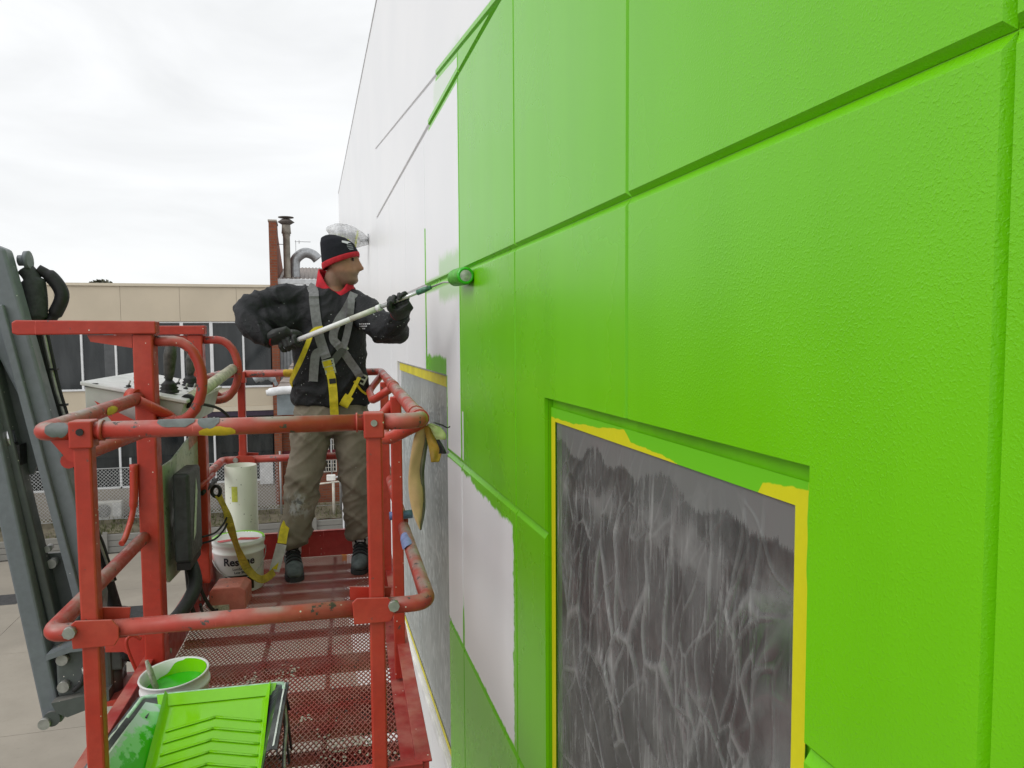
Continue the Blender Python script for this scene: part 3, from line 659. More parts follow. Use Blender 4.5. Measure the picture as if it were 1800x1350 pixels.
# boom gate camera post on the right
cp = thing('camera_post', (.62, 17.5, 0), 'white security camera on a dark post with a yellow tag by the brick building', 'security camera')
k = 17.5/26
MB().box((.62, 17.5, 0), (.72, 17.6, ZC-3.30)).build('post', plain('post_dark', (.05, .05, .055), .5), cp)
MB().tube([(.655, 17.44, .3), (.645, 17.44, ZC-3.40), (.60, 17.44, ZC-3.22)], .02, 8).build('conduit', M_alu, cp)
MB().box((.29, 17.40, ZC-3.30), (.49, 17.52, ZC-3.17)).build('camera_housing', plain('housing_white', (.70, .69, .65), .45), cp, bevel=.015)
MB().cyl((.49, 17.46, ZC-3.235), (.60, 17.46, ZC-3.215), .022, 8).build('bracket', M_alu, cp)
MB().box((.595, 17.42, ZC-3.28), (.615, 17.50, ZC-3.13)).build('yellow_tag', M_ytape, cp)
MB().box((.60, 17.42, 1.2), (.73, 17.49, 1.65)).build('orange_marker', plain('orange_marker', (.62, .26, .02), .5), cp)

# a tree crown showing above the office roof
tr_ = thing('tree', (-9.3, 38, 0), 'dark grey-green tree top showing above the office parapet', 'tree')
MB().tube([(-9.3, 38, 0), (-9.25, 38, 4), (-9.35, 38.1, 7.6)], [.28, .2, .1], 8).build('trunk', plain('bark', (.09, .07, .055), .9), tr_)
lb_ = MB()
for k in range(7):
    a = k*.9; lb_.tube([(-9.3, 38, 5+k*.3), (-9.3+math.cos(a)*.7, 38+math.sin(a)*.7, 7.2+k*.1), (-9.3+math.cos(a)*1.2, 38+math.sin(a)*1.2, 8.1)], [.08, .05, .02], 6)
lb_.build('limbs', bpy.data.materials['bark'], tr_)
lv = MB()
for k in range(5200):
    c_ = random.choice([(-9.3, 0, 8.35, 1.0, .55), (-8.6, .3, 8.1, .7, .4), (-10.1, -.2, 8.1, .75, .42), (-9.0, -.5, 8.7, .5, .3), (-9.8, .4, 8.6, .45, .28), (-8.0, 0, 7.9, .5, .25)])
    d = Vector((random.gauss(0, 1), random.gauss(0, 1), random.gauss(0, 1))).normalized()*random.uniform(.55, 1.05)
    p = Vector((c_[0]+d.x*c_[3], 38+c_[1]+d.y*c_[3], c_[2]+d.z*c_[4])); n_ = Vector((random.gauss(0, 1), random.gauss(0, 1), random.gauss(0, 1))).normalized(); a = n_.orthogonal()*random.uniform(.03, .06); b = n_.cross(a)*1.6
    lv.add([p-a, p+b, p+a, p-b], [(0,1,2,3)])
lt_ = T('leaf', .6); lt_.col(lt_.mix(lt_.noise(1.7, 3), (.05, .055, .035), (.12, .12, .07))); lv.build('crown', lt_.m, tr_, kind='stuff', recalc=False)
# ------------------------------------------------------------------ the boom lift
M_red = worn('lift_red', (.46, .034, .018), fade=(.50, .062, .036)); M_red2 = worn('lift_red_rail', (.42, .040, .026), thr=.61, dust=.95, fade=(.47, .105, .078))
M_floor_red = worn('deck_red', (.32, .050, .038), thr=.62, dust=.6, dustc=(.42, .27, .22), fade=(.36, .115, .085)); M_toe = worn('toe_board_red', (.36, .022, .020), dust=.8, fade=(.42, .06, .05), dustc=(.50, .20, .15))
M_grey = worn('boom_grey', (.145, .163, .180), chip=(.05, .05, .05), thr=.76, dust=.15, dustc=(.25, .25, .25), fade=(.165, .185, .20), spk=(.6, .62, .6), rough=.45)
M_greyd = worn('rotator_grey', (.075, .085, .082), chip=(.03, .03, .03), thr=.72, dust=.4, fade=(.10, .115, .11), rough=.5)
M_hose = plain('hose_black', (.011, .011, .012), .6, 0, .25, 30, .2, 120)
M_bolt = plain('zinc_bolt', (.36, .36, .34), .45, .6, .2, 30)
M_stain = plain('control_box_steel', (.42, .42, .39), .48, .25, .12, 9); M_lid = plain('control_lid', (.66, .66, .66), .4, .1, .1, 14)
M_lime = worn('splashed_plate', (.36, .40, .30), chip=(.12, .14, .11), thr=.60, dust=.3, dustc=(.5, .5, .44), fade=(.48, .50, .42), spk=(.25, .3, .24))
lift = thing('boom_lift', BW((-.45, 1.26, -1.30)), 'worn red work platform on a grey articulated boom', 'boom lift')
P = lambda: MB(BW)
TR, TZ, MZ = .0215, -.222, -.712
FV = 2.53
# uprights
def upright(u, v, z0, z1, name='post', su=.040, sv=.04):
    return P().box((u-su/2, v-sv/2, z0), (u+su/2, v+sv/2, z1)).build(name, M_red, lift, bevel=.005)
for (u, v) in ((-.81, .0), (-.125, .0), (-.79, FV), (-.12, FV)):
    p_ = upright(u, v, -1.28, TZ+.024)
    for z_ in (TZ, MZ):
        c = P(); s_ = 1 if v > 1 else -1
        if z_ == TZ:
            c.box((u-.026, v-.027, z_-.04), (u+.026, v+.027, z_+.026)); c.build('rail_bracket', M_red, p_, bevel=.004)
            P().cyl((u, v+s_*.0271, z_+.0), (u, v+s_*.031, z_+.0), .0085, 10).build('bolt_hole', M_dark if u < -.5 else M_bolt, p_)
        else:
            c.prism([(-.048, -.033), (.044, -.033), (.055, -.015), (.055, .012), (.04, .032), (-.04, .036), (-.052, .025)], lambda q: (u+q[0]+(.012 if u < -.5 else -.012), v-.024, z_+q[1]), lambda q: (u+q[0]+(.012 if u < -.5 else -.012), v-.030, z_+q[1]))
            c.build('rail_clamp', M_red, p_, bevel=.002)
            c = P(); c.prism([(-.05, -.035), (.05, -.035), (.06, .04), (-.05, .05)], lambda q: (u+q[0]+(.02 if u < -.5 else -.02), v+.030, z_+q[1]), lambda q: (u+q[0]+(.02 if u < -.5 else -.02), v+.024, z_+q[1])); c.build('rail_clamp', M_red, p_)
            bx = u-.038+(.0 if u < -.5 else .080); P().cyl((bx, v-.046, z_+.012), (bx, v-.030, z_+.012), .0145, 8).build('bolt', M_bolt, p_)
for v in (.80, 1.70):
    P().box((-.040, v-.02, -1.28), (.0, v+.02, TZ)).build('post', M_red, lift, bevel=.004)
# hand rails and mid rails, each run between uprights a tube of its own
def rail(pts, r=TR, name='hand_rail', m=None, n=14):
    return P().tube(fillet(pts, .09, 8), r, n).build(name, m or M_red2, lift)
for z_, nm in ((TZ, 'hand_rail'), (MZ, 'mid_rail')):
    up = .012 if z_ == TZ else .008
    rail([(-.835, 0, z_), (-.905, 0, z_), (-.905, .86, z_+up)], name=nm)
    rail([(-.79, 0, z_), (-.145, 0, z_)], name=nm)
    rail([(-.10, 0, z_), (.0, 0, z_), (.0, FV, z_+up), (-.10, FV, z_+up)] if z_ == TZ else [(-.10, 0, z_), (.012, 0, z_), (.0, .78, z_+.008)], name=nm)
    rail([(-.14, FV, z_+up), (-.77, FV, z_+up)], name=nm)
    rail([(-.81, FV, z_+up), (-.905, FV, z_+up), (-.905, 1.80, z_+up)], name=nm)
rail([(.0, .82, MZ+.02), (.0, FV, MZ+.01), (-.10, FV, MZ+.01)], name='mid_rail')
P().cyl((-.05, .8, -.665), (.035, .8, -.662), .016, 12).build('gate_pin', plain('pin_blue', (.09, .12, .25), .5, .2, .5, 30), lift)
# collars where tubes join
for (a, b) in (((.0, .05, TZ), (.0, .09, TZ)), ((.0, .16, TZ), (.0, .165, TZ)), ((-.165, 0, TZ), (-.17, 0, TZ)), ((-.775, 0, TZ), (-.765, 0, TZ)), ((0, 1.25, TZ+.005), (0, 1.40, TZ+.006))):
    P().cyl(a, b, TR+.004, 14).build('collar', M_red2, lift)
# inner grab loops below the side rails
P().tube(fillet([(-.0, .06, -.235), (-.085, .20, -.30), (-.085, .78, -.30), (-.0, .86, -.225)], .08, 6), .0185, 12).build('grab_loop', M_red, lift)
P().tube(fillet([(-.0, 1.45, -.235), (-.08, 1.56, -.30), (-.08, 2.2, -.30), (-.0, 2.35, -.215)], .08, 6), .0185, 12).build('grab_loop', M_red, lift)
P().tube(fillet([(-.86, .04, -.30), (-.855, .25, -.30), (-.815, .80, -.30), (-.80, .93, -.295), (-.895, .80, -.215)], .06, 6), .0185, 12).build('grab_loop', M_red, lift)
P().tube(fillet([(-.895, 1.86, -.215), (-.81, 1.95, -.30), (-.82, 2.45, -.30), (-.80, FV, -.25)], .06, 6), .0185, 12).build('grab_loop', M_red, lift)
# corner gusset under the near left hand rail
P().prism([(-.885, TZ-.015), (-.832, TZ-.015), (-.832, TZ-.075), (-.845, TZ-.07)], lambda q: (q[0], -.006, q[1]), lambda q: (q[0], .004, q[1])).build('gusset', M_red, lift)
# tape and paint marks on the rails: wraps of their own
for (a, b, m_) in (((-.905+.03, 0, TZ), (-.85, 0, TZ), (.09, .095, .10)), ((-.60, 0, TZ), (-.555, 0, TZ), (.11, .115, .12)), ((-.515, 0, TZ), (-.487, 0, TZ), (.11, .115, .12))):
    pass
def patch(c, axis, ln, a0, a1, r, m, parent=lift, name='paint_patch'):
    """a thin curved patch lying on a tube"""
    c = Vector(c); ax = Vector(axis).normalized(); side = ax.cross(Vector((0, 0, 1))).normalized()
    def fn(s, q):
        e = 1-abs(2*s-1)**3; a = R(a0+(a1-a0)*(.5+(q-.5)*(.35+.65*e)*(1+.25*mnoise.noise(Vector((s*5, q*3, c.x*9))))))
        return c+ax*(ln*(s-.5))+(side*math.cos(a)+Vector((0, 0, 1))*math.sin(a))*r
    return MB(BW).grid(16, 7, fn).build(name, m, parent, recalc=False)
M_pgrey = plain('patch_grey', (.13, .14, .145), .55, 0, .2, 40); M_pyel = plain('patch_yellow', (.62, .40, .02), .55, 0, .15, 40); M_pblue = plain('patch_blue', (.16, .20, .38), .6, 0, .2, 40)
patch((-.862, 0, TZ), (1, 0, 0), .05, -30, 75, TR+.0012, M_pgrey)
patch((-.60, 0, TZ), (1, 0, 0), .085, 10, 110, TR+.0012, M_pgrey); patch((-.525, 0, TZ), (1, 0, 0), .05, 0, 110, TR+.0014, M_pgrey); patch((-.505, 0, TZ), (1, 0, 0), .085, -70, 5, TR+.0010, M_pyel)
patch((-.52, FV, TZ+.012), (1, 0, 0), .075, -80, 110, TR+.0012, M_pyel)
patch((.0, .55, MZ+.005), (0, 1, 0), .17, 60, 190, TR+.0012, M_pblue)
# sticker on the left side rail
patch((-.905, .48, TZ+.006), (0, 1, 0), .10, -40, 30, TR+.0012, M_pyel, name='sticker')
# posts carrying the control box, with outriggers and D hoops
for v, b0, nm in ((.85, -1.285, 0), (1.75, -1.23, 1)):
    p_ = P().box((-.918, v, -1.17), (-.852, v+.075, .012)).build('control_post', M_red, lift, bevel=.006)
    a = P(); 
    if nm == 0: a.prism([(-1.285, .018), (-1.27, .012), (-.838, .014), (-.838, .058), (-1.272, .062), (-1.285, .055)], lambda q: (q[0], v-.01, q[1]), lambda q: (q[0], v+.05, q[1]))
    else: a.box((-1.23, v-.01, .014), (-.838, v+.05, .055))
    a.build('top_guard', M_red, p_, bevel=.004)
    P().prism([(-1.06, .010), (-.919, .010), (-.919, -.035), (-1.05, -.012)], lambda q: (q[0], v+.004, q[1]), lambda q: (q[0], v+.010, q[1])).build('gusset', M_red, p_)
    P().box((-.918, v+.010, -.006), (-.85, v+.07, .013)).build('post_cap', M_red, p_)
    arc = [(-.85, v+.035, -.012)]+[(-.79+.09*math.sin(R(t_)), v+.035, -.155+.143*math.cos(R(t_))) for t_ in range(0, 181, 15)]+[(-.85, v+.035, -.298)]
    P().tube(arc, .0185, 12).build('guard_hoop', M_red2, p_)
P().prism([(-1.06, -.22), (-.92, -.30), (-.92, -.36), (-.97, -.345)], lambda q: (q[0], .90, q[1]), lambda q: (q[0], .906, q[1])).build('bracket_arm', M_red, lift)
P().cyl((-.935, .86, TZ+.018), (-.905, .845, TZ+.014), .03, 14).build('rail_socket', M_red, lift)
# control box: tilted stainless box with switch panel
cb = P()
def lidp(u, v, dz): return (u, v, -.155-(u+1.10)/.325*.070+dz)
lid4 = [(-1.105, .95), (-.775, .95), (-.775, 1.70), (-1.105, 1.70)]
cb.add([lidp(u, v, -.014) for u, v in lid4]+[(u if u < -1 else u-.03, v, -.345) for u, v in lid4], [(0,1,2,3), (7,6,5,4), (0,4,5,1), (1,5,6,2), (2,6,7,3), (3,7,4,0)])
box_ = cb.build('control_box', M_stain, lift, bevel=.004)
lt4 = [(-1.115, .935), (-.765, .935), (-.765, 1.715), (-1.115, 1.715)]
P().add([lidp(u, v, 0) for u, v in lt4]+[lidp(u, v, -.0135) for u, v in lt4], [(0,1,2,3), (7,6,5,4), (0,4,5,1), (1,5,6,2), (2,6,7,3), (3,7,4,0)]).build('panel_lid', M_lid, box_, bevel=.003)
P().box((-1.10, .937, -.172), (-1.06, .951, -.160)).build('lid_latch', M_dark, box_)
def joystick(u, v, h):
    b = lidp(u, v, 0); c = Vector(b)
    j = P().lathe([(.034, 0), (.036, .010), (.028, .014), (.034, .020), (.026, .026), (.030, .032), (.021, .040), (.012, .05), (.0, .05)], c, 18).build('joystick', M_hose, box_)
    P().tube([c+Vector((0, 0, .045)), c+Vector((.002, 0, .075)), c+Vector((.006, .004, .075+h*.55)), c+Vector((.012, .006, .075+h))], [(.012, .012), (.019, .017), (.024, .02), (.019, .017)], 14).build('grip', plain('grip_worn', (.045, .043, .037), .55, 0, .5, 60), j)
    P().lathe([(.0, .008), (.014, .006), (.021, .0), (.021, -.008), (.0, -.008)], c+Vector((.013, .006, .08+h)), 14).build('thumb_cap', M_dark, j)
joystick(-.850, 1.06, .115); joystick(-.848, 1.44, .075)
for k, (u, v) in enumerate(((-.98, 1.02), (-.94, 1.0), (-1.0, 1.2), (-1.04, 1.35), (-.84, 1.30), (-.82, 1.36), (-.90, 1.45), (-.85, 1.62), (-.98, 1.6))):
    b = Vector(lidp(u, v, 0)); s_ = P().lathe([(.009, 0), (.009, .006), (.005, .008), (.0, .008)], b, 10).build('switch', M_bolt if k % 2 else M_dark, box_)
    P().cyl(b+Vector((0, 0, .006)), b+Vector((.006, .004, .024)), .0035, 8).build('toggle', M_bolt, s_)
for (u, v, a_, b_) in ((-.96, .985, .05, .016), (-.86, 1.20, .05, .02), (-.80, 1.22, .04, .012), (-.94, 1.30, .06, .02), (-.88, 1.62, .06, .09), (-1.02, 1.48, .05, .05)):
    P().add([lidp(u+i*a_/2, v+j*b_/2, .001) for i, j in ((-1,-1),(1,-1),(1,1),(-1,1))], [(0,1,2,3)]).build('switch_label', M_dark if b_ < .05 else plain('label_grey', (.30, .30, .31), .5), box_)
P().cyl((-.775, 1.02, -.235), (-.725, 1.78, -.150), .024, 14).build('padded_bar', plain('bar_cream', (.42, .40, .30), .6, 0, .3, 25), lift)
P().cyl((-.777, 1.00, -.2375), (-.775, 1.02, -.235), .026, 14).build('bar_end', M_dark, lift)
P().tube(spline([(-.79, 1.2, -.26), (-.72, 1.35, -.30), (-.70, 1.5, -.38), (-.80, 1.55, -.42)], 6), .006, 8).build('wire', M_dark, lift)
# splashed back plate with the black document box
P().prism([(1.06, -.49), (1.25, -.49), (1.9, -.40), (2.02, -.40), (2.02, -1.02), (1.12, -.955), (1.06, -.92)], lambda q: (-.895, q[0], q[1]), lambda q: (-.887, q[0], q[1])).build('back_plate', M_lime, lift)
P().box((-.860, 1.09, -.875), (-.798, 1.32, -.525)).build('document_box', plain('box_charcoal', (.032, .036, .038), .5, 0, .3, 30), lift, bevel=.012)
P().box((-.855, 1.10, -.905), (-.805, 1.31, -.876)).build('box_foot', M_dark, lift)
P().add([(-.7965, 1.12+.16*i, -.80+.2*j) for i, j in ((.1, 0), (.4, .1), (.75, .9), (.6, 1.2), (.35, .6), (.2, .3))], [(0,1,2,3,4,5)]).build('paint_smear', plain('smear_pale', (.45, .5, .42), .6, 0, .2, 60), lift)
P().add([(-.8865, 1.55+.30*i, -.50+.07*j) for i, j in ((0, 0), (1, .35), (1, 1.3), (0, .9))], [(0,1,2,3)]).build('warning_decal', plain('decal_red', (.42, .16, .12), .55, 0, .3, 60), lift)
# hanging cables by the control posts
P().tube(spline([(-.84, 1.25, -.90), (-.80, 1.15, -.98), (-.84, 1.05, -1.06), (-.93, .98, -1.12), (-1.02, .95, -1.16)], 8), .027, 12).build('hose', M_hose, lift)
P().tube(spline([(-.85, 1.40, -.90), (-.84, 1.42, -1.05), (-.82, 1.5, -1.18), (-.78, 1.55, -1.26)], 8), .008, 8).build('cable', M_hose, lift)
P().tube(spline([(-.87, 1.33, -.90), (-.87, 1.36, -1.02), (-.87, 1.40, -1.14), (-.86, 1.46, -1.24)], 8), .010, 8).build('cable', M_hose, lift)
P().tube(spline([(-.92, .80, -1.20), (-.955, .78, -1.06), (-.94, .79, -1.03), (-.915, .80, -1.05)], 8), .006, 8).build('lock_pin_cord', M_red, lift)
P().tube(spline([(-.925, .84, -.44), (-.928, .835, -.56), (-.935, .83, -.62), (-.95, .80, -.685), (-.955, .77, -.70)], 6), [.014]*9+[.010]*16, 10).build('hook', M_red, lift)
for q in (-.93, -.96): P().tube(spline([(-.87, 1.70, q), (-.83, 1.78, q-.005), (-.80, 1.84, q+.02), (-.785, 1.86, q+.05)], 6), .005, 6).build('wire_hook', M_dark, lift)
P().cyl((-.87, 1.72, -.73), (-.835, 1.90, -.70), .010, 8).build('anchor_bar', M_dark, lift); P().cyl((-.87, 1.66, -.69), (-.84, 1.86, -.665), .011, 8).build('anchor_bar', M_red, lift)
# toe boards and deck
TB = [('a', (-.915, -.006), (-.900, FV+.02)), ('b', (-.010, -.006), (.006, FV+.02)), ('c', (-.899, FV), (-.011, FV+.016)), ('d', (-.899, -.01), (-.011, .006))]
for nm, a, b in TB:
    tb_ = P().box((a[0], a[1], -1.30), (b[0], b[1], -1.152)).build('toe_board', M_toe, lift)
    if nm == 'a': P().box((a[0]-.012, a[1], -1.1515), (b[0]+.012, b[1], -1.145)).build('toe_cap', M_toe, tb_, bevel=.002)
    if nm == 'b': P().box((a[0]-.020, a[1], -1.1515), (b[0]+.008, b[1], -1.145)).build('toe_cap', M_toe, tb_, bevel=.002)
    if nm in 'cd': P().box((a[0], a[1]-.006, -1.1515), (b[0], b[1]+.006, -1.146)).build('toe_cap', M_toe, tb_, bevel=.002)
P().box((-.055, .02, -1.2985), (-.011, FV-.01, -1.292)).build('deck_edge', M_toe, lift)
for k in range(8): P().cyl((-.905, .25+.3*k, -1.24), (-.897, .25+.3*k, -1.24), .010, 8).build('bolt', M_bolt, lift)
dk = P(); U0, U1, V0, V1 = -.897, -.013, .008, FV-.004; su, sv = .0175, .036
def clipbar(p, d):
    t0, t1 = -1e9, 1e9
    for x_, dx, lo, hi in ((p[0], d[0], U0, U1), (p[1], d[1], V0, V1)):
        a, b = (lo-x_)/dx, (hi-x_)/dx
        t0, t1 = max(t0, min(a, b)), min(t1, max(a, b))
    return (t0, t1) if t1-t0 > .002 else None
k = -int((V1-V0)/sv)-2
while k*su < (U1-U0)+(V1-V0)/sv*su:
    for sg in (1, -1):
        p = (U0+k*su, V0 if sg > 0 else V1); d = (su, sv*sg); c_ = clipbar(p, d)
        if c_:
            a = (p[0]+d[0]*c_[0], p[1]+d[1]*c_[0]); b = (p[0]+d[0]*c_[1], p[1]+d[1]*c_[1])
            dk.beam((a[0], a[1], -1.302+.0008*sg), (b[0], b[1], -1.302+.0008*sg), .0036, .0036)
    k += 1
dk.build('mesh_deck', M_floor_red, lift, kind='stuff', recalc=False)
for v in (.385, .544, .684, .80, 1.40, 1.69, 1.90, 2.06, 2.20, 2.36): P().box((-.899, v-.014, -1.335), (-.011, v+.014, -1.306)).build('deck_joist', M_floor_red, lift)
for u in (-.55, -.29): P().box((u-.006, .02, -1.330), (u+.011, FV-.01, -1.3065)).build('deck_runner', M_floor_red, lift)
for a, b in (((-.89, 1.08, -1.37), (-.02, 1.19, -1.337)), ((-.89, .82, -1.50), (-.16, .835, -1.337))):
    P().box(a, b).build('deck_channel', M_floor_red, lift)
P().box((-.28, .03, -1.36), (-.05, .42, -1.337)).build('underfloor_plate', plain('dusty_plate', (.13, .085, .075), .8, 0, .3, 40), lift)
P().box((-.17, .55, -1.36), (-.05, .86, -1.337)).build('underfloor_plate', bpy.data.materials['dusty_plate'], lift)
# dried paint on the deck
M_drip = plain('dried_paint', (.46, .42, .34), .7)
for (u, v, n_, rr) in ((-.58, .93, 26, .035), (-.44, .98, 30, .04), (-.35, .60, 12, .02), (-.24, .36, 26, .05), (-.18, 1.95, 12, .05), (-.30, .45, 14, .06), (-.16, .40, 40, .04), (-.52, .73, 6, .02), (-.60, .66, 5, .02), (-.05, .30, 26, .05), (-.06, .16, 20, .05)):
    m = P()
    for q in range(n_):
        a, b = random.gauss(u, rr*.55), random.gauss(v, rr*.8); r_ = random.uniform(.002, .0052)
        a = min(max(a, -.88), -.02); b = max(b, .03)
        m.add([(a+r_*math.cos(t_), b+1.5*r_*math.sin(t_), -1.2985) for t_ in (0, 1, 2, 3.1, 4.2, 5.3)], [(0,1,2,3,4,5)])
    m.build('paint_spots', M_drip, lift, kind='stuff')
# foot switch guard
fs = P(); prof = [(-.855, -1.298), (-.855, -1.205), (-.838, -1.185), (-.715, -1.185), (-.690, -1.205), (-.690, -1.298)]
sh = fs.prism(prof, lambda q: (q[0], 1.72, q[1]), lambda q: (q[0]+.01, 1.87, q[1])).build('foot_switch', worn('pedal_red', (.52, .11, .08), thr=.63, dust=.5, fade=(.58, .21, .16), dustc=(.6, .3, .24)), lift, bevel=.006)
P().box((-.85, 1.7185, -1.294), (-.765, 1.7195, -1.268)).build('rating_label', plain('label_pale', (.50, .48, .36), .5, 0, .4, 120), sh)
P().tube(spline([(-.86, 1.55, -1.2), (-.86, 1.65, -1.285), (-.80, 1.75, -1.285)], 6), .007, 8).build('switch_cable', M_hose, sh)
# boom end: rotator and jib
gb = P(); Vc = 1.02
gb.box((-1.245, Vc-.06, -1.30), (-1.06, Vc+.12, -1.115)); rot_ = gb.build('rotator_body', M_greyd, lift, bevel=.012)
P().prism([(-1.26, -1.125), (-1.18, -1.10), (-1.02, -1.095), (-1.02, -1.118), (-1.18, -1.122), (-1.26, -1.145)], lambda q: (q[0], Vc-.10, q[1]), lambda q: (q[0], Vc+.14, q[1])).build('upper_lug', M_grey, rot_)
P().prism([(-1.25, -1.302), (-1.06, -1.275), (-1.06, -1.315), (-1.20, -1.36), (-1.235, -1.34)], lambda q: (q[0], Vc-.10, q[1]), lambda q: (q[0], Vc+.12, q[1])).build('lower_lug', M_greyd, rot_)
for z_ in (-1.155, -1.255): P().cyl((-1.215, Vc-.085, z_), (-1.215, Vc-.06, z_), .020, 12).build('bolt', M_bolt, rot_)
P().box((-1.11, Vc-.05, -1.225), (-1.025, Vc+.06, -1.12)).build('hydraulic_motor', worn('motor_grey', (.06, .065, .06), thr=.7, fade=(.08, .085, .08), dust=.5), rot_, bevel=.008)
for z_ in (-1.15, -1.17, -1.19, -1.21): P().cyl((-1.075, Vc-.055, z_), (-1.075, Vc-.049, z_), .007, 8).build('bolt', M_dark, rot_)
P().cyl((-1.085, Vc, -1.33), (-1.085, Vc, -1.225), .045, 18).build('motor_barrel', bpy.data.materials['motor_grey'], rot_)
P().tube(spline([(-1.18, Vc-.08, -1.27), (-1.15, Vc-.09, -1.24), (-1.13, Vc-.09, -1.18), (-1.12, Vc-.09, -1.12)], 6), .010, 8).build('hydraulic_hose', M_hose, rot_)
P().lathe([(.014, 0), (.014, .02), (.0, .02)], (-1.13, Vc-.10, -1.20), 10, (0, -.3, 1)).build('fitting', M_bolt, rot_)
P().beam((-1.03, Vc, -1.17), (-.99, Vc+.03, -1.16), .03, .03).build('valve', M_bolt, rot_)
P().cyl((-1.03, Vc, -1.205), (-.93, Vc, -1.245), .006, 6).build('grease_line', M_hose, rot_)
# red mounting frame between rotator and platform
fr_ = P(); pts = [(-1.06, -1.075), (-.93, -1.075), (-.93, -1.24), (-.955, -1.24), (-.958, -1.19), (-.975, -1.15), (-1.0, -1.13), (-1.06, -1.125)]
fr_.prism(pts, lambda q: (q[0], Vc-.12, q[1]), lambda q: (q[0], Vc-.105, q[1])); fr_.build('mounting_plate', M_red, lift)
P().box((-1.10, Vc-.10, -1.335), (-.916, Vc+.14, -1.315)).build('mounting_foot', M_red, lift)
P().box((-1.07, Vc-.10, -1.07), (-.93, Vc+.15, -1.055)).build('mounting_top', M_hose, lift)
# jib: main arm, levelling link, pins
def arm(p0, p1, w0, w1, v0, v1, name, m):
    """box arm in a vertical plane: p0 top, p1 bottom (u, z), widths across"""
    a, b = Vector(p0), Vector(p1); d = (b-a).normalized(); n_ = Vector((-d.y, d.x)); mb = P()
    q = [a+n_*w0/2, a-n_*w0/2, b-n_*w1/2, b+n_*w1/2]
    mb.prism([tuple(x) for x in q], lambda s_: (s_[0], v0, s_[1]), lambda s_: (s_[0], v1, s_[1])); return mb.build(name, m, lift, bevel=.008)
jib = P()
jp = [(-1.43, .335), (-1.400, .333), (-1.366, .318), (-1.098, -.96), (-1.105, -1.05), (-1.16, -1.06), (-1.19, -1.0), (-1.34, -.22), (-1.43, .0)]
jib.prism(jp, lambda q: (q[0], Vc, q[1]), lambda q: (q[0], Vc+.075, q[1])); jb = jib.build('jib_arm', M_grey, lift, bevel=.01)
P().prism([(-1.40, .12), (-1.372, .12), (-1.150, -1.02), (-1.178, -1.02)], lambda q: (q[0], Vc-.022, q[1]), lambda q: (q[0], Vc-.0005, q[1])).build('weld_flange', M_grey, jb, bevel=.004)
web = P()
web.prism([(-1.44, .05), (-1.385, .05), (-1.15, -1.10), (-1.23, -1.10), (-1.37, -.40)], lambda q: (q[0], Vc+.10, q[1]), lambda q: (q[0], Vc+.13, q[1]))
P().prism([(-1.36, -.80), (-1.20, -.80), (-1.165, -1.02), (-1.20, -1.12), (-1.30, -1.10)], lambda q: (q[0], Vc+.06, q[1]), lambda q: (q[0], Vc+.075, q[1])).build('web_plate', M_greyd, jb)
P().prism([(-1.44, .0), (-1.385, .0), (-1.30, -.42), (-1.33, -.50), (-1.37, -.50), (-1.44, -.30)], lambda q: (q[0], Vc+.06, q[1]), lambda q: (q[0], Vc+.075, q[1])).build('web_plate', M_greyd, jb)
arm((-1.475, .05), (-1.262, -1.40), .062, .062, Vc-.06, Vc+.02, 'levelling_link', M_grey)
arm((-1.445, .05), (-1.235, -1.20), .03, .03, Vc-.02, Vc+.05, 'link_flange', M_greyd)
for (u, z_, r_, l0, l1) in ((-1.283, -1.385, .020, -.085, -.06), (-1.262, -1.375, .028, -.07, .05), (-1.192, -1.0, .030, -.045, -.02), (-1.272, -.83, .017, .02, .06), (-1.285, -.775, .012, .02, .06)):
    P().cyl((u, Vc+l0, z_), (u, Vc+l1, z_), r_, 16).build('pivot_pin', M_greyd if r_ > .02 else M_bolt, jb)
P().box((-1.40, Vc-.01, -.50), (-1.345, Vc+.05, -.38)).build('hose_union', M_hose, jb); P().cyl((-1.375, Vc, -.38), (-1.385, Vc, -.33), .022, 12).build('chrome_rod', plain('chrome', (.6, .6, .6), .12, 1.), jb)
pc = P().cyl((-1.36, Vc+.10, .286), (-1.335, Vc+.10, .287), .020, 16).build('pin_barrel', M_grey, jb); P().cyl((-1.337, Vc+.10, .287), (-1.322, Vc+.10, .288), .034, 18).build('pin_collar', M_grey, jb)
# hose bundle looping off the arm
hb = P(); hb.tube(spline([(-1.345, Vc+.12, .255), (-1.325, Vc+.12, .22), (-1.318, Vc+.12, .15), (-1.320, Vc+.12, .08), (-1.315, Vc+.12, .02)], 8), [(.028, .04)]*9+[(.040, .04)]*16+[(.026, .03)]*8, 14); hb.build('hose_sleeve', plain('sleeve_dark', (.035, .038, .04), .75, 0, .3, 40, .3, 90), lift)
hb = P(); hb.tube(spline([(-1.31, Vc+.13, .258), (-1.265, Vc+.14, .225), (-1.235, Vc+.14, .165), (-1.258, Vc+.14, .10), (-1.29, Vc+.14, .055)], 8), [.019]*6+[.025]*20+[.019]*7, 14); hb.build('hose_loop', M_hose, lift)
for k in range(4):
    d = k*.018; hb = P(); hb.tube(spline([(-1.318+d*.6, Vc+.12, .03), (-1.285+d*.6, Vc+.12, -.18), (-1.25+d*.5, Vc+.12, -.32), (-1.205+d*.4, Vc+.12, -.57), (-1.12+d*.4, Vc+.16, -.95)], 8), .0085 if k < 3 else .006, 8); hb.build('hydraulic_hose', M_hose if k != 2 else M_bolt, lift)
for q in (-.115, -.25, -.42, -.60): 
    uu = -1.30-(q+.115)*.20; P().box((uu-.012, Vc+.108, q-.004), (uu+.045, Vc+.135, q+.004)).build('hose_clip', M_dark, lift)
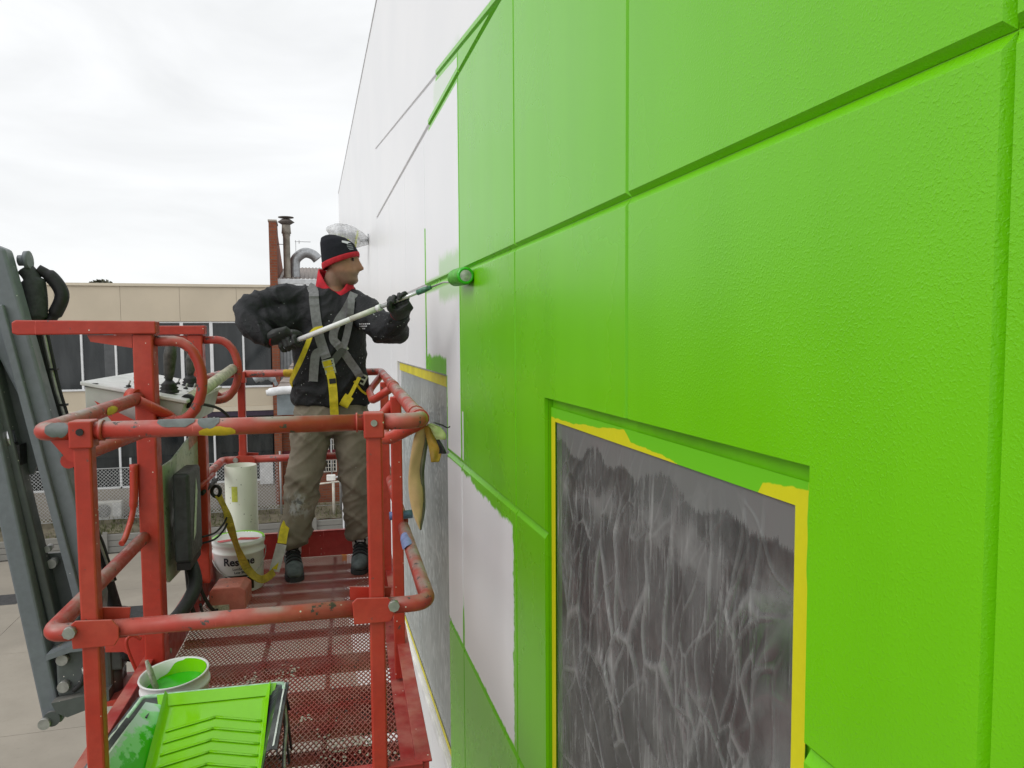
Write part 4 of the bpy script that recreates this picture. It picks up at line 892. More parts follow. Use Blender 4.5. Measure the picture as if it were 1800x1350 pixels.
P().tube(spline([(-1.26, 1.12, -.58), (-1.225, 1.24, -.73), (-1.193, 1.3, -.84), (-1.162, 1.3, -1.0), (-1.135, 1.3, -1.12)], 8), [(.030, .024)]*33, 12).build('cable_track', M_hose, lift)
P().lathe([(.055, 0), (.058, .02), (.05, .022), (.05, .09), (.0, .09)], (-1.135, 1.3, -1.20), 16).build('boot', M_hose, lift)
# upper boom leaving the frame on the left, down to the chassis
P().beam((-1.46, Vc+.10, .22), (-2.6, Vc+.10, .10), .22, .24).build('upper_boom', M_grey, lift)
P().beam((-2.5, Vc+.10, .15), (-7.5, Vc-.9, -5.4), .24, .28).build('main_boom', M_grey, lift)
ch_ = P(); ch_.box((-8.6, -1.0, -6.05), (-6.2, 1.2, -5.35)); ch_.build('chassis', M_red, lift, bevel=.05)
for (u, v) in ((-8.3, -1.1), (-6.5, -1.1), (-8.3, 1.3), (-6.5, 1.3)): P().cyl((u, v-.13, -6.02), (u, v+.13, -6.02), .38, 24).build('wheel', M_hose, lift)
# ------------------------------------------------------------------ painter's gear on the platform
M_white = plain('bucket_white', (.72, .73, .72), .4, 0, .04, 8); M_lime_p = plain('wet_lime_paint', (.22, .62, .005), .16, 0, .05, 5, spec=.6); M_green_d = plain('wet_green_paint', (.03, .42, .006), .14, 0, .1, 5, spec=.6)
M_ink = plain('label_ink', (.012, .012, .02), .45, 0, .1)
# large labelled pail
bc = Vector((-.765, 2.07, -1.297)); TOP = .255
pail = thing('paint_pail', BW(bc), 'large white lettered paint pail with a green lid rim, behind the red foot switch', 'paint pail')
body = P().lathe([(.0, .0), (.116, .0), (.118, .012), (.124, .194), (.129, .197), (.129, .204), (.125, .208), (.127, .235), (.131, .238), (.131, TOP), (.125, TOP+.002)], bc, 48).build('pail_body', M_white, pail)
lidm = P().lathe([(.128, TOP-.004), (.130, TOP+.002), (.128, TOP+.007), (.118, TOP+.005), (.110, TOP-.006), (.0, TOP-.006)], bc, 48).build('pail_lid', M_white, pail)
grn = P()
for k in range(22):
    a0, a1 = R(-10+k*9), R(-10+(k+1)*9); r0, r1 = .112, .1315
    q = [(r0, TOP-.004), (.119, TOP+.0062), (.128, TOP+.0082), (r1, TOP+.002)]
    for i in range(3): grn.add([bc+Vector((q[i+d][0]*math.cos(a), q[i+d][0]*math.sin(a), q[i+d][1])) for d, a in ((0, a0), (1, a0), (1, a1), (0, a1))], [(0,1,2,3)], True)
grn.build('green_rim', M_lime_p, lidm, recalc=False)
for (a, b, s_, rot) in ((-.055, -.02, .05, .4), (.045, .0, .055, -.2)):
    P().add([bc+Vector((a+s_*(i*math.cos(rot)-j*.45*math.sin(rot)), b+s_*(i*math.sin(rot)+j*.45*math.cos(rot)), TOP-.0045)) for i, j in ((-1,-1),(1,-.7),(1.1,.9),(-.8,1))], [(0,1,2,3)]).build('lid_sticker', plain('sticker_red', (.55, .03, .04), .5, 0, .3, 60), lidm)
fd = math.atan2(-1.957-bc.y, -.184-bc.x)
def on_pail(x, h, off):
    r_ = .118+.006*h/.165+off; a = fd+x/r_; return bc+Vector((r_*math.cos(a), r_*math.sin(a), h))
def letter(txt, size, h, bold=0., m=M_ink, dx=0.):
    v_, f_ = text_mesh(txt, size, bold); k = P(); k.add([on_pail(x+dx, h+y, .0012) for x, y, z in v_], f_); return k.build('lettering', m, body, recalc=False)
letter('Resene', .054, .146, .0016); letter('Lumbersider', .0175, .122, .0002, dx=.012); letter('Low Sheen', .0165, .104, .0006, dx=.012)
pic = P().grid(20, 6, lambda s_, q: on_pail(-.072+.144*s_, .015+.078*q, .0008)); lab = T('label_photo', .5)
lab.col(lab.mix(lab.ss(lab.noise(40, 4), .4, .7), (.012, .014, .013), (.05, .055, .05))); pic.build('label_picture', lab.m, body, recalc=False)
lf = P()
for k in range(9): 
    a = R(20+k*17); c0 = (.012, .030)
    lf.add([on_pail(c0[0]+.0*1, c0[1], .0016), on_pail(c0[0]+.020*math.cos(a)+.004*math.sin(a), c0[1]+.014*math.sin(a)+.002, .0016), on_pail(c0[0]+.026*math.cos(a), c0[1]+.022*math.sin(a), .0016), on_pail(c0[0]+.018*math.cos(a)-.004, c0[1]+.016*math.sin(a), .0016)], [(0,1,2,3)])
lf.build('label_leaf', plain('leaf_print', (.14, .28, .04), .5), body, recalc=False)
hp = [bc+Vector((.13*math.cos(fd+math.pi/2)*sx, .13*math.sin(fd+math.pi/2)*sx, 0)) for sx in (1,)]
sd_ = Vector((math.cos(fd+math.pi/2), math.sin(fd+math.pi/2), 0)); fd3 = Vector((math.cos(fd), math.sin(fd), 0))
P().tube([bc+sd_*(.134*math.cos(R(a)))+fd3*(.135*math.sin(R(a)))*1.0+Vector((0, 0, .205-.125*math.sin(R(a)))) for a in range(0, 181, 10)], .0025, 6).build('wire_handle', M_bolt, pail)
# upright plastic tube
tb = P(); tc_ = (-.785, 2.37, -1.298); tb.lathe([(.085, 0), (.085, .59), (.079, .59), (.079, .05), (.0, .05)], tc_, 36)
tt = T('pipe_cream', .5); k = tt.mix(tt.ss(tt.noise(4, 4), .35, .7), (.60, .62, .52), (.66, .66, .60))
k = tt.mix(tt.M('MULTIPLY', tt.ss(tt.voro(48), .16, .10), tt.ss(tt.voro(48, out=1), .55, .6)), k, (.05, .05, .04)); k = tt.mix(tt.ss(tt.noise(7, 4, .7), .70, .76), k, (.14, .12, .07)); tt.col(k)
tube_ = thing('plastic_tube', BW(tc_), 'tall cream plastic tube spotted with paint, standing behind the labelled pail', 'plastic tube'); tb.build('tube_wall', tt.m, tube_)
P().grid(5, 4, lambda s_, q: (tc_[0]+.0858*math.cos(R(-118+22*s_)), tc_[1]+.0858*math.sin(R(-118+22*s_)), tc_[2]+.40+.085*q)).build('tape_patch', plain('patch_lime', (.52, .55, .08), .5, 0, .15, 40), tube_, recalc=False)
# small open bucket of green paint, leaning against the toe board
sc_ = Vector((-.755, .62, -1.297)); sax = Vector((-.065, -.045, 1)).normalized()
sm_ = thing('paint_bucket', BW(sc_), 'small white bucket of green paint with a brush standing in it', 'paint bucket')
P().lathe([(.0, .012), (.088, .012), (.090, .02), (.102, .150), (.108, .152), (.108, .163), (.103, .165), (.106, .192), (.109, .196), (.107, .200), (.101, .197), (.098, .15), (.086, .02), (.0, .018)], sc_, 40, sax).build('bucket_wall', M_white, sm_)
P().lathe([(.0, .150), (.0985, .150)], sc_, 40, sax).build('paint_pool', M_green_d, sm_)
smr = P(); a1_ = sax.orthogonal().normalized(); b1_ = sax.cross(a1_)
def inn(s_, q):
    a = R(-80+215*s_); hgt = .148+.049*q*max(.08, min(1, min(s_, 1-s_)*4+.75*mnoise.noise(Vector((s_*8, 1, 0))))); r_ = .0985+(.1005-.0985)*(hgt-.15)/.047-.0012
    dirv = Vector((math.cos(a), math.sin(a), 0)); return sc_+sax*hgt+(dirv-sax*dirv.dot(sax)).normalized()*r_
smr.grid(40, 8, inn).build('paint_smear', M_lime_p, sm_, recalc=False)
bx = thing('paint_brush', BW(sc_+Vector((-.085, .02, .15))), 'worn paint brush standing in the small green bucket', 'paint brush')
P().tube([sc_+Vector((-.058, .0, .10)), sc_+Vector((-.078, .004, .165)), sc_+Vector((-.090, .008, .205)), sc_+Vector((-.100, .010, .238))], [(.008, .018), (.008, .018), (.009, .013), (.005, .007)], 12).build('brush_handle', plain('brush_grey', (.30, .30, .24), .6, 0, .35, 70), bx)
P().box((sc_.x-.075, sc_.y-.012, sc_.z+.068), (sc_.x-.042, sc_.y+.016, sc_.z+.105)).build('bristles', M_green_d, bx)
# roller tray
tr0 = thing('roller_tray', BW((-.60, .25, -1.297)), 'black roller tray coated in wet lime green paint, at the near end of the platform', 'paint tray')
M_tray = worn('tray_black', (.020, .022, .028), chip=(.5, .52, .5), thr=.70, dust=.3, dustc=(.4, .42, .42), fade=(.03, .034, .045), rough=.4)
M_mint = plain('dried_mint', (.42, .66, .48), .45, 0, .25, 25)
TL, TRr, Z1, Z0 = -.815, -.405, -1.088, -1.255
VN, VF = .035, .425
t_ = P(); rimz = lambda v: Z1
def sec(v):
    q = (VF-v)/(VF-VN); fl = Z1-.012-(Z1-.012-Z0)*min(1, q*1.08)
    o = .035*q          # flares a little towards the well
    return [(TL-o-.012, v, Z1-.012), (TL-o-.012, v, Z1), (TL-o, v, Z1+.002), (TL-o+.012, v, Z1-.004), (TL+.075, v, fl), (TRr-.045, v, fl), (TRr-.012, v, Z1-.004), (TRr, v, Z1+.002), (TRr+.012, v, Z1), (TRr+.012, v, Z1-.012)]
vsn = [VF-.002-(VF-VN)*k/24 for k in range(25)]
rows = [sec(v) for v in vsn]; nS = 10
sh_ = P(); sh_.add([p for r_ in rows for p in r_], [(j*nS+i, j*nS+i+1, (j+1)*nS+i+1, (j+1)*nS+i) for j in range(24) for i in range(nS-1)]); 
st_ = sh_.build('tray_shell', M_tray, tr0, recalc=False); sdm = st_.modifiers.new('thickness', 'SOLIDIFY'); sdm.thickness = .003; sdm.offset = -1
# wet paint over the ramp and the left flank
pr = P(); qv = lambda v: sec(v)
def ramp_(s_, q):
    v = VF-.004-(VF-VN-.01)*q; a = sec(v); x = a[4][0]-.012+(a[5][0]+.018-a[4][0])*s_; z_ = a[4][2]+.004
    if s_ < .06: z_ += (.06-s_)*.45
    if s_ > .95: z_ += (s_-.95)*.5
    return (x, v, z_+.0006*mnoise.noise(Vector((x*40, v*40, 0))))
pr.grid(40, 40, ramp_).build('paint_film', M_lime_p, tr0, recalc=False)
lfk = P()
def flank(s_, q):
    v = VF-.03-(VF-VN-.04)*q; a = sec(v); p0, p1 = Vector(a[3]), Vector(a[4]); p = p0.lerp(p1, .03+.9*s_); return p+Vector((.003, 0, .0035))
fm = T('flank_paint', .2, spec=.6); X_, Y_, Z_ = fm.sep(fm.pos)
fk = fm.ss(fm.M('ADD', fm.M('MULTIPLY', fm.M('SUBTRACT', Z_, ZC-1.185), 9.), fm.M('MULTIPLY', fm.noise(26, 4), 1.1)), .95, 1.05)
fk2 = fm.ss(fm.M('ADD', fm.M('MULTIPLY', fm.M('SUBTRACT', Z_, ZC-1.185), 9.), fm.M('MULTIPLY', fm.noise(18, 4), 1.1)), 1.25, 1.35)
fm.col(fm.mix(fk2, fm.mix(fk, (.05, .52, .010), (.28, .70, .28)), (.50, .66, .58))); lfk.grid(16, 40, flank).build('flank_paint', fm.m, tr0, recalc=False)
for k in range(8):
    v0 = VF-.085-.036*k; rd = P()
    for sg in (-1, 1):
        pts = []
        for i in range(7):
            f = i/6; xm = (sec(v0)[4][0]+sec(v0)[5][0])/2; hw = (sec(v0)[5][0]-sec(v0)[4][0])/2*.92
            v = v0-.030*f; pts.append((xm+sg*hw*f, v, sec(v)[4][2]+.006))
        rd.tube(pts, [(.0015, .006)]*7, 8, ref=(0, 0, 1))
    rd.build('ridge', M_lime_p, tr0)
fe = P(); fe.tube(fillet([(TL-.012, VF-.13, Z1), (TL, VF, Z1), (TRr, VF, Z1), (TRr+.003, VF-.05, Z1)], .02), .0065, 10); fe.build('rim_roll', M_mint, tr0)
rp_ = P()
def rimp(s_, q):
    v = VF-.01-(VF-VN-.02)*q; a = sec(v); w_ = .6+.4*mnoise.noise(Vector((q*9, 2, 0))); p = Vector(a[6]).lerp(Vector(a[7]), -.35*w_+s_*(1.35+.6*w_)); return p+Vector((0, 0, .0022))
rp_.grid(6, 40, rimp).build('rim_splash', plain('splash_white', (.66, .72, .66), .4, 0, .15, 40), tr0, recalc=False)
rp_ = P()
def riml(s_, q):
    v = VF-.01-(VF-VN-.02)*q; a = sec(v); w_ = .5+.5*mnoise.noise(Vector((q*11, 7, 0))); p = Vector(a[3]).lerp(Vector(a[2]), -.6+s_*(1.7+.5*w_)); return p+Vector((0, 0, .0024))
rp_.grid(6, 40, riml).build('rim_splash', bpy.data.materials['splash_white'], tr0, recalc=False)
P().add([(TL+.04, VF-.006, Z1+.006), (TRr-.022, VF-.006, Z1+.006), (TRr-.028, VF-.035, Z1-.018), (TL+.05, VF-.035, Z1-.018)], [(0,1,2,3)]).build('rim_paint', M_lime_p, tr0, recalc=False)
for u in (TL+.03, TRr-.004):                      # legs under the ramp end, with an arched cut-out
    arch = [(-.11, -1.297), (-.085, -1.297), (-.080, -1.18), (-.066, -1.155), (-.045, -1.155), (-.030, -1.18), (-.022, -1.297), (.0, -1.297), (.0, Z1-.015), (-.11, Z1-.015)]
    P().prism([(a*.9, b) for a, b in arch], lambda q: (u+(.018 if u > -.5 else -.018)*(Z1-q[1])/.2, VF+q[0], q[1]), lambda q: (u+.006+(.018 if u > -.5 else -.018)*(Z1-q[1])/.2, VF+q[0], q[1])).build('tray_leg', M_tray, tr0)
P().add([(TL+.03, VF+.0005, Z1-.006), (TRr, VF+.0005, Z1-.006), (TRr+.018, VF+.004, -1.18), (TL+.01, VF+.004, -1.18)], [(0,1,2,3)]).build('tray_end', M_tray, tr0)
P().tube(spline([(TRr+.004, VF-.08, -1.10), (TRr+.014, VF-.12, -1.16), (TRr+.014, VF-.2, -1.20), (TRr+.02, VF-.3, -1.23)], 5), .006, 8).build('wire_clip', M_bolt, tr0)
# white tub just outside the near corner
# hanging masking paper on the near right corner of the rail
mp_ = thing('masking_paper', BW((.03, .35, -.25)), 'torn tan masking paper with black and yellow tape hanging from the rail corner', 'masking paper')
M_tan = plain('kraft_paper', (.58, .40, .19), .8, 0, .12, 15); M_pdark = plain('paper_dark', (.10, .105, .06), .7, 0, .3, 20); M_olive = plain('tape_olive', (.42, .46, .20), .6, 0, .2, 20); M_must = plain('tape_mustard', (.42, .25, .03), .6, 0, .3, 25)
def sheet(left, right, n=14, cur=.012, seed=0):
    L_, R_2 = spline(left, 6), spline(right, 6); k = P()
    def fn(s_, q):
        a = L_[min(int(q*(len(L_)-1)), len(L_)-1)]; b = R_2[min(int(q*(len(R_2)-1)), len(R_2)-1)]
        p = a.lerp(b, s_); p.x += cur*math.sin(s_*math.pi)+.006*mnoise.noise(Vector((s_*3, q*5, seed))); return p
    return k.grid(8, 24, fn)
def solid(o, th=.001): m_ = o.modifiers.new('thickness', 'SOLIDIFY'); m_.thickness = th; return o
def leaf(nm, m, rows_, cur=.006, seed=0, th=.001):
    """rows_: (u_left, u_right, v, z) down the sheet"""
    C = spline([(r_[0], r_[2], r_[3]) for r_ in rows_], 6); D = spline([(r_[1], r_[2], r_[3]) for r_ in rows_], 6); n_ = len(C)
    def fn(s_, q):
        i = min(int(round(q*(n_-1))), n_-1); p = C[i].lerp(D[i], s_); p.y += -cur*math.sin(s_*math.pi)+.008*mnoise.noise(Vector((s_*2, q*4, seed))); return p
    return solid(P().grid(9, n_, fn).build(nm, m, mp_, recalc=False), th)
leaf('paper_strip', M_tan, [(.000, .022, .10, -.25), (-.014, .020, .11, -.29), (-.027, .006, .12, -.375), (-.027, .012, .125, -.44), (-.016, .012, .13, -.50), (.001, .004, .13, -.545)], seed=1)
leaf('paper_edge', M_pdark, [(.020, .030, .098, -.25), (.018, .028, .108, -.29), (.004, .016, .118, -.375), (.010, .018, .123, -.44), (.010, .016, .128, -.50), (.003, .006, .13, -.548)], .002, 2)
leaf('tape_flap', M_must, [(.012, .035, .085, -.245), (.020, .050, .075, -.285), (.026, .060, .07, -.315), (.030, .052, .07, -.345)], .004, 3)
leaf('tape_edge', M_dark, [(.028, .036, .078, -.245), (.044, .054, .066, -.285), (.052, .066, .06, -.308), (.050, .072, .06, -.322)], .002, 5)
leaf('tape_flap', M_olive, [(.018, .036, .075, -.240), (.028, .056, .06, -.250), (.036, .070, .055, -.268), (.044, .070, .055, -.282)], .004, 4)
leaf('tape_edge', M_dark, [(.036, .040, .07, -.236), (.056, .064, .055, -.243), (.070, .078, .05, -.250), (.078, .082, .05, -.246)], .001, 6)
# roller on its extension pole
A_, F_ = Vector((-.487, 2.02, -.036)), Vector((.300, 1.565, .269)); ln = lambda q: A_+(F_-A_)*q
rl = thing('paint_roller', BW(ln(.3)), 'paint roller loaded with green paint on a white extension pole', 'paint roller')
P().tube([ln(0.0), ln(.56)], .0135, 14).build('pole_grip', plain('pole_white', (.74, .74, .73), .35, 0, .05, 10), rl)
P().tube([ln(.40), ln(.56)], .0142, 14).build('pole_sleeve', plain('pole_cream', (.55, .56, .48), .4, 0, .12, 30), rl)
P().tube([ln(.56), ln(.585)], .0165, 14).build('pole_lock', M_white, rl)
P().tube([ln(.585), ln(.86)], .0095, 12).build('inner_pole', plain('pole_alloy', (.62, .63, .63), .3, .5, .1, 30), rl)
P().tube([ln(.80), ln(.84), ln(.88)], [.014, .014, .010], 12).build('roller_socket', plain('socket_green', (.05, .16, .10), .4, 0, .5, 60), rl)
r0, r1 = Vector((.3075, 1.53, .270)), Vector((.3205, 1.285, .262))
P().tube([ln(.86), ln(.95), ln(.985)+Vector((0, 0, -.012)), r0+Vector((0, .03, -.005)), r0], .0042, 8).build('wire_frame', M_bolt, rl)
nap = P(); ax_ = (r1-r0).normalized(); a2 = Vector((0, 0, 1))-ax_*ax_.z; a2.normalize(); b2 = ax_.cross(a2)
def napf(s_, q):
    a = s_*2*math.pi; e = 1-.16*max(0, abs(2*q-1)-.86)/.14; r_ = .0395*e*(1+.045*mnoise.noise(Vector((math.cos(a)*7, math.sin(a)*7, q*22))))
    return r0.lerp(r1, q)+(a2*math.cos(a)+b2*math.sin(a))*r_
nm = plain('nap_green', (.07, .38, .010), .5, 0, .35, 60, .5, 300); nap.grid(40, 24, napf); nap.build('roller_nap', nm, rl, recalc=False)
P().lathe([(.026, .0), (.024, .004), (.016, .0), (.014, .003), (.0, .003)], r1-ax_*.002, 24, ax_).build('end_cap', plain('cap_pale', (.45, .50, .42), .5, 0, .3, 40), rl)
P().lathe([(.0375, -.004), (.037, .0025), (.030, .006), (.026, .004)], r1-ax_*.002, 24, ax_).build('end_ring', M_green_d, rl)
# ------------------------------------------------------------------ the painter
man = thing('person', BW((-.32, 2.22, -1.298)), 'person in black jacket, khaki trousers and red-banded beanie, holding a roller pole', 'person')
def ell(mb, pts, ref=(1, 0, 0), n=20): mb.tube([p for p, r_ in pts], [r_ for p, r_ in pts], n, ref=ref)
def smooth_path(pts, n=5):
    c = spline([p for p, r_ in pts], n); rr = spline([(r_[0], r_[1], 0) for p, r_ in pts], n); return [(a, (b.x, b.y)) for a, b in zip(c, rr)]
HC = Vector((-.222, 2.235, .407)); HF = Vector((math.cos(R(11)), -math.sin(R(11)), .02)).normalized(); HS = Vector((0, 0, 1)).cross(HF).normalized(); HU = HF.cross(HS)
zk = [-.120, -.112, -.098, -.080, -.062, -.045, -.025, .0, .018, .034, .06, .085, .105, .118, .121]
fr = [.050, .074, .087, .083, .0875, .086, .081, .079, .083, .092, .080, .062, .040, .018, .0]
bk = [.010, .0, -.012, -.035, -.055, -.068, -.080, -.090, -.096, -.100, -.098, -.085, -.060, -.025, .0]
wd = [.018, .034, .046, .053, .058, .062, .066, .069, .071, .073, .074, .066, .047, .02, .0]
def lerpk(z, K):
    if z <= zk[0]: return K[0]
    for i in range(len(zk)-1):
        if z <= zk[i+1]: return K[i]+(K[i+1]-K[i])*(z-zk[i])/(zk[i+1]-zk[i])
    return K[-1]
def headp(s_, q):
    a = s_*2*math.pi; z = -.120+.241*q; f, b, w_ = lerpk(z, fr), lerpk(z, bk), lerpk(z, wd); cx_ = (f+b)/2; rx = (f-b)/2
    ca, sa = math.cos(a), math.sin(a); x = cx_+rx*math.copysign(abs(ca)**.88, ca); y = w_*math.copysign(abs(sa)**.92, sa)
    if ca > 0:
        front = math.exp(-(y/.0115)**2)
        nz_ = math.sqrt(max(0, 1-((z+.036)/.014)**2)) if z < -.036 else max(0, 1-(z+.036)/.062)**.62
        x += .036*nz_*math.exp(-(y/(.010+.006*nz_))**2)
        x -= .011*math.exp(-((abs(y)-.032)/.014)**2-((z-.008)/.012)**2)
        x += .004*math.exp(-((z-.030)/.008)**2)*math.exp(-(y/.045)**2)
        x -= .006*math.exp(-((z+.066)/.0035)**2)*math.exp(-(y/.024)**2)
        x += .004*math.exp(-((z+.058)/.006)**2)*math.exp(-(y/.022)**2)
    return HC+HF*(x*(1.1 if x > 0 else .78))+HS*(y*1.05)+HU*(z*(1.1 if z < 0 else 1.0))
bd = P(); hv = []
g = MB(BW); nu_, nv_ = 72, 64
g.grid(nu_, nv_, headp)
bd.v += g.v; bd.f += g.f; bd.sm += g.sm; bd.mi += g.mi
# close the crown and chin so that the fused skin is watertight
bd.f.append(list(range(nu_-1))); bd.sm.append(True); bd.mi.append(0); bd.f.append([(nv_-1)*nu_+i for i in range(nu_-1)][::-1]); bd.sm.append(True); bd.mi.append(0)
NB = Vector((-.258, 2.265, .20))
ell(bd, smooth_path([(NB, (.075, .075)), ((-.255, 2.262, .27), (.063, .065)), ((-.243, 2.25, .33), (.058, .062)), ((-.225, 2.24, .38), (.055, .06))]))
ell(bd, smooth_path([((-.285, 2.265, -.45), (.15, .11)), ((-.285, 2.265, -.20), (.14, .10)), ((-.28, 2.26, .05), (.16, .11)), ((-.27, 2.26, .19), (.14, .09)), ((-.26, 2.26, .25), (.07, .07))]))
LA = [((-.40, 2.25, .19), (.06, .06)), ((-.62, 2.18, .185), (.05, .05)), ((-.70, 2.13, .115), (.045, .045)), ((-.64, 2.06, .03), (.04, .04)), ((-.575, 2.035, -.003), (.028, .028))]
RA = [((-.165, 2.22, .18), (.06, .06)), ((-.06, 2.10, .10), (.05, .05)), ((.035, 1.98, .02), (.045, .045)), ((.056, 1.87, .05), (.04, .04)), ((.058, 1.79, .10), (.028, .028))]
LG = [((-.385, 2.26, -.40), (.09, .09)), ((-.41, 2.25, -.60), (.08, .085)), ((-.445, 2.22, -.82), (.058, .062)), ((-.475, 2.235, -1.0), (.055, .058)), ((-.497, 2.248, -1.12), (.034, .036))]
RG = [((-.185, 2.26, -.40), (.09, .09)), ((-.175, 2.26, -.60), (.08, .085)), ((-.163, 2.24, -.82), (.058, .062)), ((-.155, 2.27, -1.0), (.055, .058)), ((-.150, 2.295, -1.12), (.034, .036))]
for q in (LA, RA): ell(bd, smooth_path(q), ref=(0, 0, 1))
for q in (LG, RG): ell(bd, smooth_path(q))
skin = T('skin', .5, spec=.35)
zs_ = skin.sep(skin.pos)[2]
base_ = skin.mix(skin.ss(skin.noise(30, 3), .3, .7), (.31, .155, .098), (.38, .195, .125))
stub = skin.M('MULTIPLY', skin.ss(zs_, ZC+.362, ZC+.335), skin.ss(zs_, ZC+.262, ZC+.28)); stub = skin.M('MULTIPLY', stub, .55)
skin.col(skin.mix(stub, base_, (.13, .095, .075))); skin.b.inputs['Subsurface Weight'].default_value = .05
remeshed(bd, .0058, 3).build('body', skin.m, man, recalc=False)
for sg in (-1, 1):
    c = HC+HF*.0765+HS*(.033*sg)+HU*.006; P().lathe([(.0, .007), (.005, .006), (.008, .003), (.0095, 0), (.0, -.004)], c, 12, HF).build('eye', plain('eye_dark', (.03, .022, .018), .2), man)
    P().tube([HC+HF*.0995+HS*(.011*sg)+HU*.024, HC+HF*.096+HS*(.029*sg)+HU*.030, HC+HF*.081+HS*(.051*sg)+HU*.026], [.003, .0045, .002], 8).build('eyebrow', plain('brow_black', (.018, .014, .012), .8), man)
P().tube([HC+HF*.0875+HS*(-.022)+HU*-.0735, HC+HF*.0945+HU*-.0726, HC+HF*.0875+HS*.022+HU*-.0735], .0017, 6).build('mouth', plain('lip_line', (.11, .045, .035), .6), man)
# beanie: rings from the brim (low at the nape) to a slouching peak at the back
BQ = [0., .14, .25, .5, .75, .92, 1.]
BFt = [(.103, .024), (.102, .041), (.099, .056), (.078, .096), (.034, .127), (-.018, .144), (-.050, .147)]
BBk = [(-.090, -.046), (-.094, -.026), (-.097, -.005), (-.100, .050), (-.102, .100), (-.096, .130), (-.074, .143)]
BWd = [.086, .088, .088, .083, .067, .036, .006]
def bring(q, a, grow=0.):
    i = 0
    while i < len(BQ)-2 and q > BQ[i+1]: i += 1
    f = (q-BQ[i])/(BQ[i+1]-BQ[i]); L = lambda K: K[i]+(K[i+1]-K[i])*f
    fx, fz = L([k[0] for k in BFt])+grow, L([k[1] for k in BFt]); bx_, bz = L([k[0] for k in BBk])-grow, L([k[1] for k in BBk]); w_ = L(BWd)+grow
    t_ = (1+math.cos(a))/2; wr = 1+.022*mnoise.noise(Vector((math.cos(a)*2.2, math.sin(a)*2.2, q*4)))
    return HC+HF*(bx_+(fx-bx_)*t_)+HU*(bz+(fz-bz)*t_)+HS*(w_*math.sin(a)*wr)
kn = T('beanie_knit', .9, spec=.2); kn.col(kn.mix(kn.noise(60, 3), (.009, .010, .014), (.020, .021, .027))); kn.bump(kn.node('ShaderNodeTexWave', {'Vector': kn.pos, 'Scale': 190., 'Distortion': 1.}, out=1), .4, .002)
solid(P().grid(48, 30, lambda s_, q: bring(.12+.88*q, s_*2*math.pi)).build('beanie', kn.m, man, recalc=False), .004)
rb = plain('beanie_red', (.42, .008, .018), .85, 0, .15, 40, .4, 300)
solid(P().grid(48, 6, lambda s_, q: bring(.215*q, s_*2*math.pi, .003+.002*math.sin(q*math.pi))).build('beanie_band', rb, man, recalc=False), .005)
M_logo = plain('logo_white', (.55, .56, .58), .8)
def onb(x, h): return bring(h/.155, R(-42)+x/.10, .0055)          # x along the brim, h up the side facing the camera
lg = P()
lg.add([onb(x, h) for x, h in ((-.030, .088), (-.018, .098), (.0, .094), (.020, .086), (.024, .078), (.006, .080), (-.004, .074), (-.016, .080))], [(0,1,2,3,4,5,6,7)])
lg.build('beanie_emblem', M_logo, man, recalc=False)
for i, (w_, h) in enumerate(((.034, .068), (.040, .060), (.034, .052), (.028, .045))): P().add([onb(-w_/2+.004, h), onb(w_/2+.004, h), onb(w_/2+.004, h+.0035), onb(-w_/2+.004, h+.0035)], [(0,1,2,3)]).build('beanie_lettering', plain('logo_grey', (.25, .26, .28), .8), man, recalc=False)
# jacket
jk = P()
ell(jk, smooth_path([((-.285, 2.26, -.375), (.205, .150)), ((-.285, 2.26, -.33), (.215, .158)), ((-.287, 2.26, -.16), (.192, .145)), ((-.285, 2.255, .0), (.198, .148)), ((-.28, 2.25, .12), (.208, .150)), ((-.272, 2.25, .198), (.178, .122)), ((-.258, 2.255, .238), (.105, .092)), ((-.256, 2.255, .252), (.085, .08))]), n=28)
JA = [((-.36, 2.25, .165), (.105, .10)), ((-.47, 2.235, .205), (.080, .085)), ((-.60, 2.19, .188), (.071, .078)), ((-.695, 2.14, .130), (.066, .068)), ((-.665, 2.085, .060), (.066, .065)), ((-.60, 2.045, .012), (.056, .054)), ((-.572, 2.033, -.002), (.050, .048))]
JB = [((-.185, 2.235, .165), (.100, .10)), ((-.115, 2.15, .135), (.088, .085)), ((-.02, 2.04, .055), (.079, .078)), ((.034, 1.955, .026), (.073, .070)), ((.050, 1.88, .048), (.067, .064)), ((.057, 1.80, .092), (.056, .052)), ((.058, 1.775, .110), (.048, .046))]
ell(jk, smooth_path(JA), ref=(0, 0, 1)); ell(jk, smooth_path(JB), ref=(0, 0, 1))
ell(jk, smooth_path([((-.36, 2.24, .06), (.13, .09)), ((-.46, 2.20, .085), (.095, .075)), ((-.56, 2.14, .085), (.075, .06)), ((-.63, 2.11, .085), (.05, .05))]), ref=(0, 0, 1))
def crest(x, y, z, k=3.): return max(0., 1-abs(mnoise.noise(Vector((x, y, z))))*k)**2
def folds(p, n_):
    q = Vector(p); l = q-BO; u = l.dot(BU); v = l.dot(BV); z = l.z
    arm_ = max(0, min(1, (abs(u+.28)-.17)/.08))
    k = (1-arm_)*(crest(u*5+z*3, v*3, z*5-u*4)*.012+crest(u*9-z*6, v*4, z*9)*.006)
    side = 1 if u < -.28 else -1
    t_ = u*side*7+z*5                                    # creases run across the sleeve and fan from the elbow
    k += arm_*(crest(t_*1.2, v*4+z*2, u*3-z*4*side, 2.6)*.017+crest(t_*2.3+1.7, v*6, z*7, 2.6)*.010)
    return k-.006+.002*mnoise.noise(q*40)
jt = T('jacket_black', .62, spec=.3)
jc = jt.mix(jt.ss(jt.noise(7, 4), .3, .7), (.0075, .008, .0095), (.015, .016, .019))
